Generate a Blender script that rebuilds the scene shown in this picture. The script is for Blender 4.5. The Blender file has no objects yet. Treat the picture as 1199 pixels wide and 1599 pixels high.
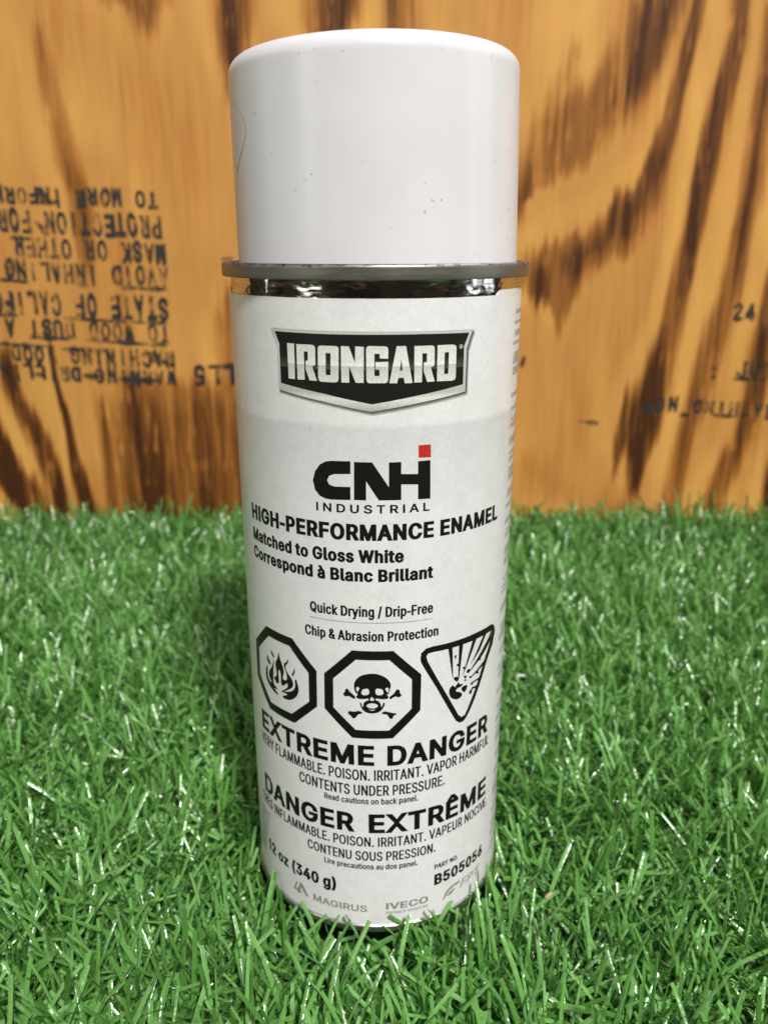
import bpy, bmesh, math, random
import numpy as np
from mathutils import Matrix, Vector
from mathutils.geometry import tessellate_polygon

S = bpy.context.scene
MM = 0.001
rng = np.random.default_rng(7)
random.seed(7)

# ------------------------------------------------------------------ camera
CAM_Y, CAM_Z = -192.22, 162.41
cam_d = bpy.data.cameras.new('camera')
cam = bpy.data.objects.new('camera', cam_d)
S.collection.objects.link(cam)
yaw, pitch, roll = 0.0093, 0.31726, -0.00062
fw = Vector((math.sin(yaw)*math.cos(pitch), math.cos(yaw)*math.cos(pitch), -math.sin(pitch)))
rt = Vector((math.cos(yaw), -math.sin(yaw), 0)); up = rt.cross(fw)
r2 = rt*math.cos(roll)+up*math.sin(roll); u2 = -rt*math.sin(roll)+up*math.cos(roll)
M = Matrix((r2, u2, -fw)).transposed().to_4x4()
M.translation = Vector((0, CAM_Y*MM, CAM_Z*MM))
cam.matrix_world = M
cam_d.sensor_fit = 'VERTICAL'
cam_d.sensor_height = 24.0
cam_d.sensor_width = 18.0
cam_d.lens = 24.0*1264.98/1599.0
cam_d.clip_start = 0.005
cam_d.clip_end = 50
cam_d.dof.use_dof = True
cam_d.dof.focus_distance = 0.168
cam_d.dof.aperture_fstop = 12.5
S.camera = cam

# ------------------------------------------------------------------ world and lamps
W = bpy.data.worlds.new('World'); S.world = W; W.use_nodes = True
nt = W.node_tree; bg = nt.nodes['Background']
tc = nt.nodes.new('ShaderNodeTexCoord'); sx = nt.nodes.new('ShaderNodeSeparateXYZ')
mr = nt.nodes.new('ShaderNodeMapRange'); mr.inputs[1].default_value = -1; mr.inputs[2].default_value = 1
cr = nt.nodes.new('ShaderNodeValToRGB')
cr.color_ramp.elements[0].position = 0.0; cr.color_ramp.elements[0].color = (.10, .09, .08, 1)
cr.color_ramp.elements[1].position = 1.0; cr.color_ramp.elements[1].color = (.95, .93, .90, 1)
for ps, c in ((.44, (.07, .066, .06, 1)), (.57, (.10, .095, .09, 1)), (.66, (.46, .445, .43, 1)), (.78, (.66, .64, .62, 1))):
    e = cr.color_ramp.elements.new(ps); e.color = c
nt.links.new(tc.outputs['Generated'], sx.inputs[0]); nt.links.new(sx.outputs['Z'], mr.inputs[0])
nt.links.new(mr.outputs[0], cr.inputs[0])
# the unlit room round the scene: uneven warm and dark shapes towards the horizon
wn = nt.nodes.new('ShaderNodeTexNoise'); wn.inputs['Scale'].default_value = 4.5; wn.inputs['Detail'].default_value = 3; wn.inputs['Distortion'].default_value = .6
wr_ = nt.nodes.new('ShaderNodeValToRGB'); nt.links.new(tc.outputs['Generated'], wn.inputs['Vector']); nt.links.new(wn.outputs[0], wr_.inputs[0])
we = wr_.color_ramp.elements
we[0].position, we[0].color = .40, (.30, .22, .18, 1); we[1].position, we[1].color = .66, (2.6, 2.0, 1.6, 1)
e = we.new(.52); e.color = (.85, .62, .52, 1)
hz = nt.nodes.new('ShaderNodeMapRange'); hz.inputs[1].default_value = .60; hz.inputs[2].default_value = .68; hz.inputs[3].default_value = 1; hz.inputs[4].default_value = 0
nt.links.new(mr.outputs[0], hz.inputs[0])
wm = nt.nodes.new('ShaderNodeMix'); wm.data_type = 'RGBA'; wm.blend_type = 'MULTIPLY'
nt.links.new(hz.outputs[0], wm.inputs['Factor']); nt.links.new(cr.outputs[0], wm.inputs['A']); nt.links.new(wr_.outputs[0], wm.inputs['B'])
nt.links.new(wm.outputs['Result'], bg.inputs[0])
bg.inputs[1].default_value = 0.36

def lamp(name, pos, target, size, power, col=(1, 1, 1), size_y=None):
    d = bpy.data.lights.new(name, 'AREA'); o = bpy.data.objects.new(name, d); S.collection.objects.link(o)
    d.energy = power; d.color = col; d.size = size
    if size_y: d.shape = 'RECTANGLE'; d.size_y = size_y
    o.location = pos
    o.rotation_euler = (Vector(target)-Vector(pos)).to_track_quat('-Z', 'Y').to_euler()
    return o
lamp('room_lamp', (.56, -1.53, 2.02), (0, .08, .06), .28, 116.0, (1.0, .965, .92))
lamp('window_light_right', (1.55, -.30, .55), (0, 0, .1), .12, 2.6, (.97, .98, 1.0), 1.0)
lamp('window_light_far_right', (1.55, .10, .55), (0, 0, .1), .14, 1.6, (.97, .98, 1.0), 1.0)
lamp('window_light_side', (-1.45, .0, .6), (0, 0, .1), .10, .9, (.97, .98, 1.0), .9)
lamp('turf_glint_lamp', (.85, .55, 1.6), (0, .1, 0), .11, 12.0, (1.0, .97, .93))  # added lamp, high at the back, to put glints on the turf blades
lamp('window_light_left', (-1.30, -1.05, .75), (0, 0, .1), .24, 4.6, (1.0, .97, .94), 1.0)

S.view_settings.view_transform = 'Standard'; S.view_settings.look = 'None'
S.view_settings.exposure = -0.14; S.view_settings.gamma = 1
S.view_settings.use_curve_mapping = False
S.cycles.max_bounces = 8

# ------------------------------------------------------------------ helpers
def link(name, me, parent=None):
    o = bpy.data.objects.new(name, me); S.collection.objects.link(o)
    if parent: o.parent = parent
    return o
def tag(o, label=None, cat=None, kind=None, group=None):
    if label: o['label'] = label
    if cat: o['category'] = cat
    if kind: o['kind'] = kind
    if group: o['group'] = group
    return o
def mat(name):
    m = bpy.data.materials.new(name); m.use_nodes = True
    return m, m.node_tree, m.node_tree.nodes['Principled BSDF']
def node(t, ty, **kw):
    n = t.nodes.new(ty)
    for k, v in kw.items(): setattr(n, k, v)
    return n
def ramp(t, fac, stops):
    n = t.nodes.new('ShaderNodeValToRGB'); el = n.color_ramp.elements
    el[0].position, el[0].color = stops[0][0], (*stops[0][1], 1)
    el[1].position, el[1].color = stops[-1][0], (*stops[-1][1], 1)
    for p, c in stops[1:-1]:
        e = el.new(p); e.color = (*c, 1)
    t.links.new(fac, n.inputs[0]); return n
def noise(t, scale, detail=3, rough=.6, vec=None, stretch=None):
    n = t.nodes.new('ShaderNodeTexNoise'); n.inputs['Scale'].default_value = scale
    n.inputs['Detail'].default_value = detail; n.inputs['Roughness'].default_value = rough
    if stretch:
        mp = t.nodes.new('ShaderNodeMapping'); mp.inputs['Scale'].default_value = stretch
        t.links.new(vec, mp.inputs[0]); t.links.new(mp.outputs[0], n.inputs['Vector'])
    elif vec: t.links.new(vec, n.inputs['Vector'])
    return n
def objco(t): return t.nodes.new('ShaderNodeTexCoord').outputs['Object']
def mixc(t, fac, a, b, mode='MIX'):
    n = t.nodes.new('ShaderNodeMix'); n.data_type = 'RGBA'; n.blend_type = mode
    for sock, v in ((n.inputs['Factor'], fac), (n.inputs['A'], a), (n.inputs['B'], b)):
        if hasattr(v, 'links'): t.links.new(v, sock)
        elif isinstance(v, (int, float)): sock.default_value = v
        else: sock.default_value = (*v, 1)
    return n.outputs['Result']
def math_(t, op, a, b=None, c=None):
    n = t.nodes.new('ShaderNodeMath'); n.operation = op
    for i, v in enumerate((a, b, c)):
        if v is None: continue
        if hasattr(v, 'links'): t.links.new(v, n.inputs[i])
        else: n.inputs[i].default_value = v
    return n.outputs[0]
def lathe(profile, seg=192, a0=0.0, a1=2*math.pi, name='m'):
    """profile: list of (r, z) in mm, outside surface with z rising"""
    full = abs(a1-a0-2*math.pi) < 1e-6
    n = seg if full else seg+1
    ang = a0+(a1-a0)*np.arange(n)/seg
    pr = np.array(profile, float)*MM
    v = np.stack([pr[:, None, 0]*np.sin(ang)[None], -pr[:, None, 0]*np.cos(ang)[None], np.repeat(pr[:, 1:2], n, 1)], -1).reshape(-1, 3)
    f = []
    for i in range(len(pr)-1):
        for j in range(seg):
            k = (j+1) % n
            f.append((i*n+j, i*n+k, (i+1)*n+k, (i+1)*n+j))
    me = bpy.data.meshes.new(name); me.from_pydata(v.tolist(), [], f)
    me.polygons.foreach_set('use_smooth', np.ones(len(f), bool)); me.update()
    return me
def arc(cx, cz, r, a0, a1, n=6):
    return [(cx+r*math.cos(math.radians(a0+(a1-a0)*i/n)), cz+r*math.sin(math.radians(a0+(a1-a0)*i/n))) for i in range(n+1)]

# ------------------------------------------------------------------ print: glyphs and artwork
FONT_DATA = {
'boldcond': {
 ' ': [320],
 '(': [518,[227,-166,486,-166,434,-75,367,112,334,243,318,384,327,553,361,734,421,925,438,966,486,1043,482,1053,228,1050,197,1007,154,912,92,698,72,584,60,457,62,353,73,248,99,130,130,30,184,-97]],
 ')': [518,[-55,-168,203,-166,237,-116,279,-25,312,66,345,189,369,366,366,512,348,648,319,780,280,903,233,1007,195,1053,-50,1053,-58,1048,-5,962,53,793,94,616,111,457,104,298,75,153,9,-43,-57,-161]],
 '-': [472,[-30,283,413,281,415,483,-28,485]],
 '0': [801,[117,87,181,35,258,1,336,-12,440,-3,522,29,581,72,632,133,670,206,701,310,717,442,715,578,696,710,664,806,620,883,563,943,495,984,427,1006,363,1012,286,1005,222,986,172,959,120,915,80,865,45,797,17,710,1,615,-5,542,0,392,12,310,38,219,72,147],[326,201,290,260,266,337,253,442,253,556,265,656,290,742,327,800,345,811,363,812,381,804,404,778,440,692,457,587,461,460,448,342,410,233,372,191,345,189]],
 '1': [584,[161,4,413,0,422,9,422,990,413,1000,218,997,1,768,4,547,150,659,159,654]],
 '2': [801,[23,4,690,4,688,198,377,204,606,495,653,581,674,650,677,750,652,836,595,918,520,973,461,997,388,1011,320,1011,247,997,193,976,134,937,96,900,59,845,38,795,26,740,22,650,29,640,275,642,292,763,310,795,338,812,375,809,404,786,420,745,424,695,409,631,361,554,23,154]],
 '3': [801,[63,101,123,50,195,13,282,-8,368,-12,454,2,527,30,591,72,646,133,683,206,698,283,694,360,674,428,637,492,586,543,523,582,445,607,440,615,664,847,666,992,659,1000,31,997,29,810,35,801,320,797,168,597,168,442,323,438,377,428,418,392,437,324,435,269,415,219,382,195,336,188,295,199,273,219,259,247,245,324,238,333,-14,332,1,210,26,151]],
 '4': [801,[-15,190,355,187,363,177,363,9,368,1,617,4,620,181,627,187,723,187,730,195,730,381,723,388,627,388,619,395,617,659,445,662,438,668,616,990,614,1000,350,1000,338,995,-14,350],[288,390,359,521,363,395,355,388]],
 '5': [801,[95,90,154,42,227,7,308,-10,386,-10,463,5,531,36,595,85,643,147,683,242,696,342,682,442,641,537,580,610,504,660,418,686,308,686,303,692,309,792,318,800,654,804,656,992,649,1000,80,997,19,460,27,453,227,433,295,479,327,489,358,488,386,474,408,447,426,406,435,356,433,297,413,237,381,198,349,188,318,196,290,224,276,256,266,324,258,331,13,329,16,251,27,201,57,137]],
 '6': [801,[115,85,174,37,247,4,338,-12,415,-8,488,12,551,46,608,97,650,156,678,224,691,306,686,401,660,483,624,542,569,594,506,630,424,652,417,660,644,992,642,999,351,997,123,637,46,478,20,356,24,274,41,206,71,142],[320,201,297,233,283,274,276,324,280,374,295,419,315,450,338,466,369,468,399,447,422,406,435,337,431,283,411,228,383,194,351,186]],
 'A': [843,[-80,4,188,1,272,245,284,252,479,249,565,2,835,4,488,1000,265,1000,258,995],[343,454,370,551,379,558,412,459,406,452]],
 'B': [806,[17,4,414,0,496,10,555,27,614,57,666,100,701,145,734,240,738,304,732,354,720,400,694,450,625,522,670,577,696,631,706,690,703,759,686,822,660,872,628,911,569,955,491,986,419,999,23,1000,16,995],[278,204,278,404,400,408,441,391,465,359,478,309,476,259,456,218,410,202],[278,608,277,795,387,799,423,788,440,759,448,718,444,668,428,631,410,614,387,606]],
 'C': [890,[115,117,178,61,256,19,347,-6,447,-12,537,3,633,43,700,92,765,169,809,265,836,374,831,383,583,383,544,278,517,237,469,203,406,194,356,212,308,256,269,328,250,406,243,524,262,651,284,706,313,751,342,779,378,799,415,806,447,804,506,774,543,724,575,624,583,616,835,619,809,733,775,815,721,887,647,949,569,987,492,1007,415,1012,324,1002,247,977,174,935,119,887,72,828,30,751,2,669,-14,560,-15,442,-3,356,25,260,64,183]],
 'E': [746,[17,4,669,4,671,190,664,200,282,200,275,209,275,395,281,404,632,405,639,413,639,595,632,605,278,608,277,795,660,799,666,809,666,990,661,1000,23,1000,16,995]],
 'F': [733,[17,4,273,4,275,381,281,390,622,395,621,590,282,593,275,600,275,790,282,799,655,800,660,809,660,990,655,999,23,1000,16,995]],
 'G': [907,[115,116,187,54,269,14,347,-6,447,-12,533,1,619,32,701,89,766,165,807,247,827,328,832,542,826,551,369,551,364,542,367,356,565,378,570,374,557,306,533,256,501,219,456,197,410,194,383,200,351,215,320,242,273,319,250,406,243,524,262,651,284,706,309,747,342,780,378,800,442,804,496,778,536,728,579,624,587,617,837,620,811,733,775,815,720,887,647,948,574,984,497,1005,410,1012,324,1003,247,978,169,934,115,885,64,819,25,742,-3,647,-16,533,-15,442,-3,356,23,265,60,187]],
 'H': [901,[17,4,273,4,275,400,282,409,528,409,537,404,541,2,796,4,798,990,793,1000,546,1000,538,995,538,618,528,611,282,611,275,618,275,990,270,1000,23,1000,16,995]],
 'I': [382,[18,4,270,0,277,9,277,990,270,1000,25,1000,17,995]],
 'L': [706,[17,4,641,0,648,9,648,190,641,200,282,200,275,209,275,990,269,1000,23,1000,16,995]],
 'M': [1076,[17,4,270,4,272,304,278,312,396,2,595,4,710,310,715,4,972,4,974,990,969,999,700,1000,691,996,496,453,296,996,19,998]],
 'N': [911,[17,4,275,4,277,468,282,478,561,4,807,4,805,998,555,1000,548,995,547,527,541,518,264,995,255,1000,23,1000,16,995]],
 'O': [927,[124,108,187,55,274,12,374,-10,474,-9,569,13,651,54,724,116,778,188,821,278,848,387,855,537,843,637,813,742,768,828,701,906,637,954,560,990,478,1008,410,1012,315,1000,237,973,171,933,110,877,60,810,24,737,-4,642,-16,533,-15,442,1,337,27,256,73,169],[328,233,281,301,253,387,243,524,253,615,287,710,331,769,387,802,447,804,487,787,519,759,548,719,571,669,589,601,596,542,596,460,587,387,574,337,547,278,517,237,487,213,442,195,401,195,365,207]],
 'P': [787,[17,4,269,0,275,9,278,326,437,333,523,355,577,381,619,412,676,481,702,536,719,604,722,690,713,754,690,822,660,872,614,921,569,953,496,983,410,999,23,1000,16,995],[278,532,276,795,282,800,364,800,414,791,441,763,459,704,459,627,442,568,419,541,396,532]],
 'R': [794,[17,4,273,4,275,340,282,350,314,350,323,341,505,3,796,4,586,395,588,404,652,459,693,522,718,604,724,690,712,772,685,840,642,900,582,947,505,982,414,998,23,1000,16,995],[278,555,276,795,282,800,369,800,423,788,447,759,462,700,460,631,443,581,423,561,396,553]],
 'W': [1168,[182,4,425,4,537,442,545,431,654,4,896,4,1151,998,892,1000,885,995,774,547,663,990,655,1000,428,1000,418,995,305,547,194,995,183,1000,-72,998]],
 'a': [700,[36,66,70,38,120,11,215,-13,292,-13,361,0,601,0,610,7,606,553,595,603,574,648,548,684,511,718,461,748,401,768,311,781,251,777,179,760,129,739,70,700,29,656,-33,534,180,475,101,445,47,413,3,366,-20,321,-33,248,-27,184,-2,116],[233,192,225,221,226,262,238,282,279,296,420,317,383,296,356,291,340,230,306,189,261,181],[215,484,248,553,270,575,315,585,341,571,354,507,347,499]],
 'c': [711,[80,85,123,48,191,10,269,-10,346,-14,419,-3,496,26,564,75,604,121,637,185,665,258,660,268,423,317,373,205,351,186,314,183,291,194,266,226,236,321,232,399,241,471,264,535,301,578,341,582,368,567,386,540,423,453,663,508,635,585,607,640,574,680,528,720,473,750,401,773,346,780,269,776,205,760,137,727,91,692,50,644,17,590,-7,526,-24,430,-26,353,-15,271,7,199,40,135]],
 'd': [756,[81,76,169,15,264,-12,332,-14,410,0,663,3,665,990,660,999,414,999,409,990,405,768,287,780,187,758,141,736,96,703,32,626,2,562,-17,490,-26,412,-24,330,-12,253,12,180,39,130],[287,197,261,235,240,299,232,362,234,435,247,499,272,553,296,578,332,582,351,576,368,558,397,494,410,408,406,321,390,253,358,199,323,183]],
 'e': [723,[73,92,129,44,191,11,273,-10,355,-14,428,-4,501,23,564,64,613,117,641,167,669,244,452,294,460,299,655,299,663,308,662,462,640,558,594,649,523,719,464,752,396,773,341,780,264,776,205,761,151,736,87,688,49,644,17,590,-12,508,-24,430,-26,353,-18,280,3,208,31,149],[279,203,251,249,239,285,241,298,419,299,427,294,389,212,369,190,323,182,301,188],[244,485,245,508,269,553,296,578,323,584,351,578,370,558,399,485,391,478]],
 'g': [757,[59,-167,110,-208,178,-242,260,-262,351,-266,446,-251,523,-220,585,-176,625,-126,656,-53,666,24,666,765,660,772,419,772,405,766,305,780,223,770,169,750,119,721,76,683,37,633,3,565,-19,483,-26,360,-16,279,8,201,44,138,96,82,159,38,-18,-53],[264,-50,221,10,223,17,296,8,401,21,408,15,395,-40,369,-63,305,-71],[282,220,257,256,238,315,232,370,236,451,249,506,271,551,296,577,332,583,351,576,370,556,399,492,412,401,407,324,389,260,360,216,341,207,314,205]],
 'h': [733,[5,4,257,4,261,490,286,559,307,577,330,582,348,579,364,563,385,490,388,4,634,0,642,9,642,477,637,545,622,609,598,658,570,694,539,724,493,751,448,768,389,779,330,779,261,769,259,990,252,1000,11,1000,4,995]],
 'i': [350,[5,4,253,0,259,9,259,763,253,772,12,772,3,763],[19,827,62,798,112,784,162,786,207,800,249,831,270,863,279,904,269,950,230,996,175,1021,116,1026,53,1008,9,972,-14,922,-8,868]],
 'l': [386,[50,59,102,20,175,-1,261,-2,374,23,332,200,325,206,266,198,259,204,259,991,252,1001,11,1001,4,995,3,182,19,109]],
 'n': [733,[5,4,257,4,261,490,286,559,307,577,330,582,348,579,364,563,385,490,388,4,640,4,642,477,637,545,627,590,605,645,578,686,539,724,461,764,389,779,330,779,261,766,248,772,5,768]],
 'o': [741,[80,85,137,39,201,7,269,-10,351,-14,423,-2,496,26,555,68,610,130,652,212,673,294,680,380,673,471,652,553,622,617,573,681,519,726,460,756,396,774,305,780,251,773,191,755,137,727,89,690,43,635,13,580,-12,508,-24,430,-26,353,-15,271,7,199,40,135],[287,198,259,240,240,299,232,362,235,440,250,503,272,549,301,578,337,583,371,562,405,499,421,417,418,326,400,253,364,195,346,185,319,183]],
 'p': [756,[5,-248,252,-252,259,-244,261,-3,380,-14,443,-5,493,12,543,40,584,73,647,161,673,229,691,320,694,406,681,511,659,579,622,647,570,705,511,745,448,769,384,779,334,779,261,766,11,771,4,765],[311,197,284,238,267,293,258,361,260,438,272,497,296,552,320,578,357,582,375,576,393,556,422,493,436,402,432,324,414,252,381,197,348,183]],
 'r': [496,[5,4,257,4,264,513,283,554,311,574,461,560,464,768,457,776,320,781,261,771,5,768]],
 's': [662,[43,76,99,32,153,7,226,-10,312,-14,394,-1,462,26,521,65,563,112,593,176,601,249,589,312,559,367,521,404,471,436,417,459,280,496,251,517,253,567,271,584,294,589,321,580,371,482,603,528,556,649,522,694,476,732,426,757,367,774,317,780,226,774,167,759,108,730,62,695,28,653,1,594,-7,526,6,458,34,408,69,371,117,339,180,312,321,273,338,262,342,249,341,217,334,199,317,186,285,180,258,185,242,199,203,297,-29,256,-35,249,-9,158,15,112]],
 't': [446,[79,60,148,15,230,-5,325,-3,424,24,380,200,289,191,280,197,278,574,284,579,398,583,400,760,393,770,279,774,277,924,271,934,25,932,19,774,-61,770,-69,765,-68,583,21,574,24,179,42,115]],
 'z': [686,[-12,4,611,4,613,190,608,199,324,204,601,618,599,770,-3,768,-1,573,273,568,-12,150]],
 'à': [700,[36,66,70,38,120,11,215,-13,292,-13,361,0,601,0,610,7,610,507,597,594,581,634,548,684,511,718,453,753,453,771,320,1030,311,1037,29,1037,22,1030,203,771,120,734,61,691,17,639,-35,539,-26,530,180,475,101,445,47,413,3,366,-20,321,-33,248,-27,184,-2,116],[233,192,225,221,226,262,238,282,279,296,420,317,383,296,356,291,340,230,306,189,261,181],[215,484,248,553,270,575,315,585,341,571,354,507,347,499]],
},
'medcond': {
 ' ': [255],
 '&': [622,[67,60,137,10,228,-12,315,-3,401,34,433,0,628,0,638,5,524,201,558,323,566,469,560,474,392,474,378,448,337,514,341,528,409,610,439,664,457,728,461,796,445,873,412,932,365,977,306,1002,219,1007,142,980,110,956,83,923,48,841,40,782,47,696,70,623,110,541,42,454,10,396,-8,332,-12,255,-5,201,13,141,35,101],[215,158,189,201,176,273,186,332,206,370,310,196,292,171,260,150,237,146],[242,693,229,737,228,787,237,828,251,850,269,819,273,764,262,719,251,696]],
 '-': [367,[-14,295,319,294,322,459,315,464,-13,462]],
 '.': [296,[39,23,79,-2,129,-8,170,2,204,28,227,69,232,114,218,164,192,196,157,215,116,220,70,210,38,187,12,141,7,96,16,59]],
 '/': [373,[-44,-138,129,-141,137,-133,359,1036,352,1044,183,1044,176,1036]],
 'A': [662,[-46,3,150,4,212,254,223,262,386,259,454,3,648,4,386,999,218,1000,209,995],[259,430,300,597,343,436,336,428]],
 'C': [700,[136,68,204,18,268,-5,354,-12,418,-1,486,30,544,78,593,146,628,228,653,346,650,355,472,356,463,346,435,246,405,196,368,165,336,157,318,160,286,176,252,214,225,264,203,328,185,460,194,628,210,696,233,755,259,796,291,827,313,839,345,842,372,833,400,810,437,751,468,646,645,644,654,651,622,791,577,881,509,954,463,983,418,1001,359,1012,291,1009,222,990,177,965,123,919,91,877,57,819,29,746,9,664,-2,569,-4,460,6,351,25,264,54,187,93,119]],
 'D': [690,[23,4,297,0,402,23,465,57,511,96,555,154,589,222,620,331,634,477,628,613,611,713,577,809,533,881,473,940,406,977,352,993,293,1000,29,1000,22,995],[215,168,212,827,220,835,302,833,343,817,372,790,401,745,422,690,445,545,438,386,406,268,360,200,334,180,302,168]],
 'F': [575,[23,4,210,4,215,407,487,413,489,568,484,574,220,575,212,581,212,827,220,835,512,836,518,845,518,990,511,1000,29,1000,22,995]],
 'N': [717,[23,4,202,0,211,7,215,520,447,6,456,0,634,4,636,990,630,1000,452,1000,446,995,443,476,209,995,197,1000,29,1000,22,995]],
 'O': [729,[136,68,204,18,277,-7,354,-12,436,5,500,39,556,91,607,169,640,251,663,351,673,460,670,587,647,723,608,828,559,904,500,960,418,1001,359,1012,291,1009,231,994,183,969,127,922,88,873,30,751,9,664,-2,569,-4,460,6,351,28,255,61,173,95,116],[277,185,236,241,202,332,185,460,188,582,209,691,244,773,291,827,313,839,341,842,372,831,407,801,455,710,482,573,482,428,455,291,432,237,404,196,372,169,336,158,304,165]],
 'P': [618,[23,4,210,4,212,336,220,343,352,348,424,373,496,431,540,509,559,577,568,654,563,740,551,804,528,863,499,909,456,950,402,981,306,1000,29,1000,22,995],[215,510,212,827,220,835,315,832,350,800,373,731,377,650,363,572,345,536,320,513]],
 'Q': [729,[125,79,186,29,254,-1,318,-12,418,-2,472,-87,672,-84,568,102,631,225,664,361,673,538,654,698,618,807,572,887,504,957,422,999,359,1012,291,1009,231,993,178,966,127,923,89,875,54,811,29,748,9,666,-3,566,-4,461,6,352,25,266,50,198,86,129],[278,184,237,238,202,334,185,457,189,584,205,679,242,770,291,827,313,839,341,842,372,831,406,802,454,711,471,652,482,570,482,429,459,306,422,354,223,352,328,166,322,159,309,163]],
 'R': [624,[23,4,210,4,212,359,220,365,252,365,260,359,404,4,611,4,452,404,519,477,554,559,569,681,559,781,540,845,506,904,455,954,406,980,306,1000,29,1000,22,995],[215,533,212,827,220,835,320,831,354,800,374,736,378,668,362,581,347,554,324,536]],
 'T': [623,[189,4,371,0,378,9,378,827,384,835,575,839,578,990,571,1000,-7,1000,-14,995,-11,837,180,835,187,827]],
 'a': [549,[50,43,110,3,183,-15,237,-13,287,1,469,0,477,6,477,516,471,575,455,634,428,684,392,721,346,749,292,765,246,771,201,767,146,752,105,731,64,698,37,664,12,616,-12,556,-8,550,155,497,165,502,194,570,214,597,237,611,260,608,283,566,294,488,287,479,178,458,101,433,42,393,8,347,-14,275,-14,179,6,106],[191,152,176,179,170,220,183,284,219,308,310,325,291,284,281,220,261,175,233,147,210,144]],
 'b': [593,[15,3,201,2,251,-12,301,-15,383,6,437,43,481,98,513,166,535,253,545,353,541,453,528,539,500,621,451,697,383,749,301,770,200,757,198,993,188,1000,20,1000,11,993],[254,157,230,193,210,253,199,316,196,403,203,475,223,548,251,597,279,609,295,603,311,584,338,525,353,453,357,357,345,262,320,189,288,149,270,148]],
 'c': [557,[85,62,133,21,192,-6,246,-15,306,-11,360,6,415,40,458,89,490,148,515,230,510,241,342,284,301,176,283,154,260,146,242,151,221,175,189,257,176,353,181,457,201,539,237,600,265,609,290,593,310,562,342,476,514,525,490,607,456,671,406,722,346,755,296,768,242,770,156,747,110,718,77,684,24,593,1,516,-10,434,-6,280,26,157,51,107]],
 'e': [567,[85,62,128,25,183,-2,251,-15,315,-11,374,8,428,43,469,90,499,148,520,212,515,219,351,263,342,257,300,162,278,147,251,148,216,180,188,243,178,303,183,312,510,312,520,321,523,457,488,598,462,653,432,693,392,729,346,753,296,767,242,770,160,750,119,726,80,689,48,643,24,593,5,534,-9,453,-8,293,4,225,25,157,51,107],[183,469,187,512,214,575,242,606,274,605,311,548,328,471,319,465]],
 'g': [594,[68,-201,119,-242,169,-265,237,-278,301,-276,369,-258,419,-230,460,-192,495,-138,515,-74,523,21,519,760,346,761,333,754,256,771,187,763,146,748,102,717,68,680,35,626,-3,503,-12,349,2,240,35,144,88,71,156,27,237,9,287,12,328,24,335,17,332,-29,320,-74,301,-103,278,-117,251,-119,224,-108,176,-33,146,0,6,-84,1,-92,24,-138],[231,180,202,226,188,271,178,335,176,412,184,485,203,549,233,598,260,609,278,601,295,580,322,517,335,435,335,335,322,258,298,199,269,171,246,171]],
 'h': [575,[13,4,188,0,197,7,199,486,220,568,239,595,260,608,279,602,296,577,316,490,316,9,324,0,497,0,504,9,504,472,498,554,483,622,442,700,379,750,301,770,251,768,206,755,198,759,198,990,188,1000,20,1000,11,990]],
 'i': [269,[13,4,187,0,197,9,197,754,192,760,19,761,11,754],[26,850,60,827,96,818,146,825,183,847,206,881,214,922,206,963,186,995,155,1017,115,1027,69,1023,33,1003,8,972,-3,931,3,886]],
 'k': [538,[13,4,196,4,201,230,338,2,553,4,303,422,549,754,542,761,329,759,200,577,198,990,188,1000,20,1000,11,990]],
 'n': [574,[13,4,188,0,197,7,199,486,220,568,239,595,260,608,279,602,296,577,316,490,316,9,324,0,502,4,504,472,497,563,481,627,460,672,424,719,383,747,301,770,251,768,201,753,188,761,20,761,11,754]],
 'o': [581,[85,62,137,18,196,-7,246,-15,324,-7,383,18,433,58,470,107,500,171,525,266,534,375,528,466,512,548,485,621,448,680,406,722,346,755,296,768,242,770,156,747,110,718,77,684,24,593,1,516,-10,434,-6,280,26,157,51,107],[235,157,211,193,189,257,178,325,176,403,183,471,201,539,231,593,260,609,290,593,323,530,340,457,346,357,334,262,308,189,274,149,251,147]],
 'p': [593,[13,-260,192,-263,198,-255,200,-1,251,-12,301,-15,347,-8,388,8,456,63,484,104,512,163,534,249,544,349,543,436,527,540,504,613,465,681,424,723,365,757,324,767,270,770,201,754,188,761,20,761,11,754],[256,155,231,190,210,249,199,313,196,399,204,477,221,545,249,595,279,609,293,604,310,586,339,522,352,454,357,359,346,268,323,195,292,152,274,147]],
 'r': [386,[13,4,188,0,197,7,202,518,220,568,247,599,270,601,351,585,359,590,356,765,270,772,201,759,20,761,11,754]],
 's': [518,[60,49,106,14,160,-7,210,-15,287,-9,342,10,392,42,433,89,455,134,468,184,470,248,459,307,434,357,401,394,365,419,219,477,201,493,193,516,197,580,210,603,228,614,246,612,256,604,301,505,467,548,443,630,411,689,374,727,319,756,274,768,219,770,133,749,62,698,36,662,17,621,5,562,6,498,20,443,41,403,78,364,119,337,260,282,272,266,280,234,279,198,269,171,255,153,233,144,210,148,195,162,163,257,156,264,-13,224,-3,162,13,116]],
 't': [346,[76,47,130,8,194,-7,257,-3,326,19,298,162,225,155,216,160,213,597,221,605,303,605,310,610,311,751,303,761,214,765,213,924,203,931,30,929,25,767,16,761,-38,761,-47,751,-46,610,-38,605,21,604,26,597,28,169,42,101]],
 'u': [575,[83,49,138,10,210,-9,265,-6,310,7,329,0,502,4,504,754,497,761,324,761,316,754,316,286,294,195,274,164,251,153,233,161,218,186,199,258,198,754,188,761,20,761,11,754,15,217,39,117]],
 'y': [549,[3,-241,78,-265,159,-263,228,-230,275,-173,310,-82,532,759,346,761,338,754,246,402,239,409,150,755,141,761,-41,761,-47,754,146,27,128,-59,112,-100,41,-93,32,-99]],
},
'bold': {
 ' ': [358],
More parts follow.
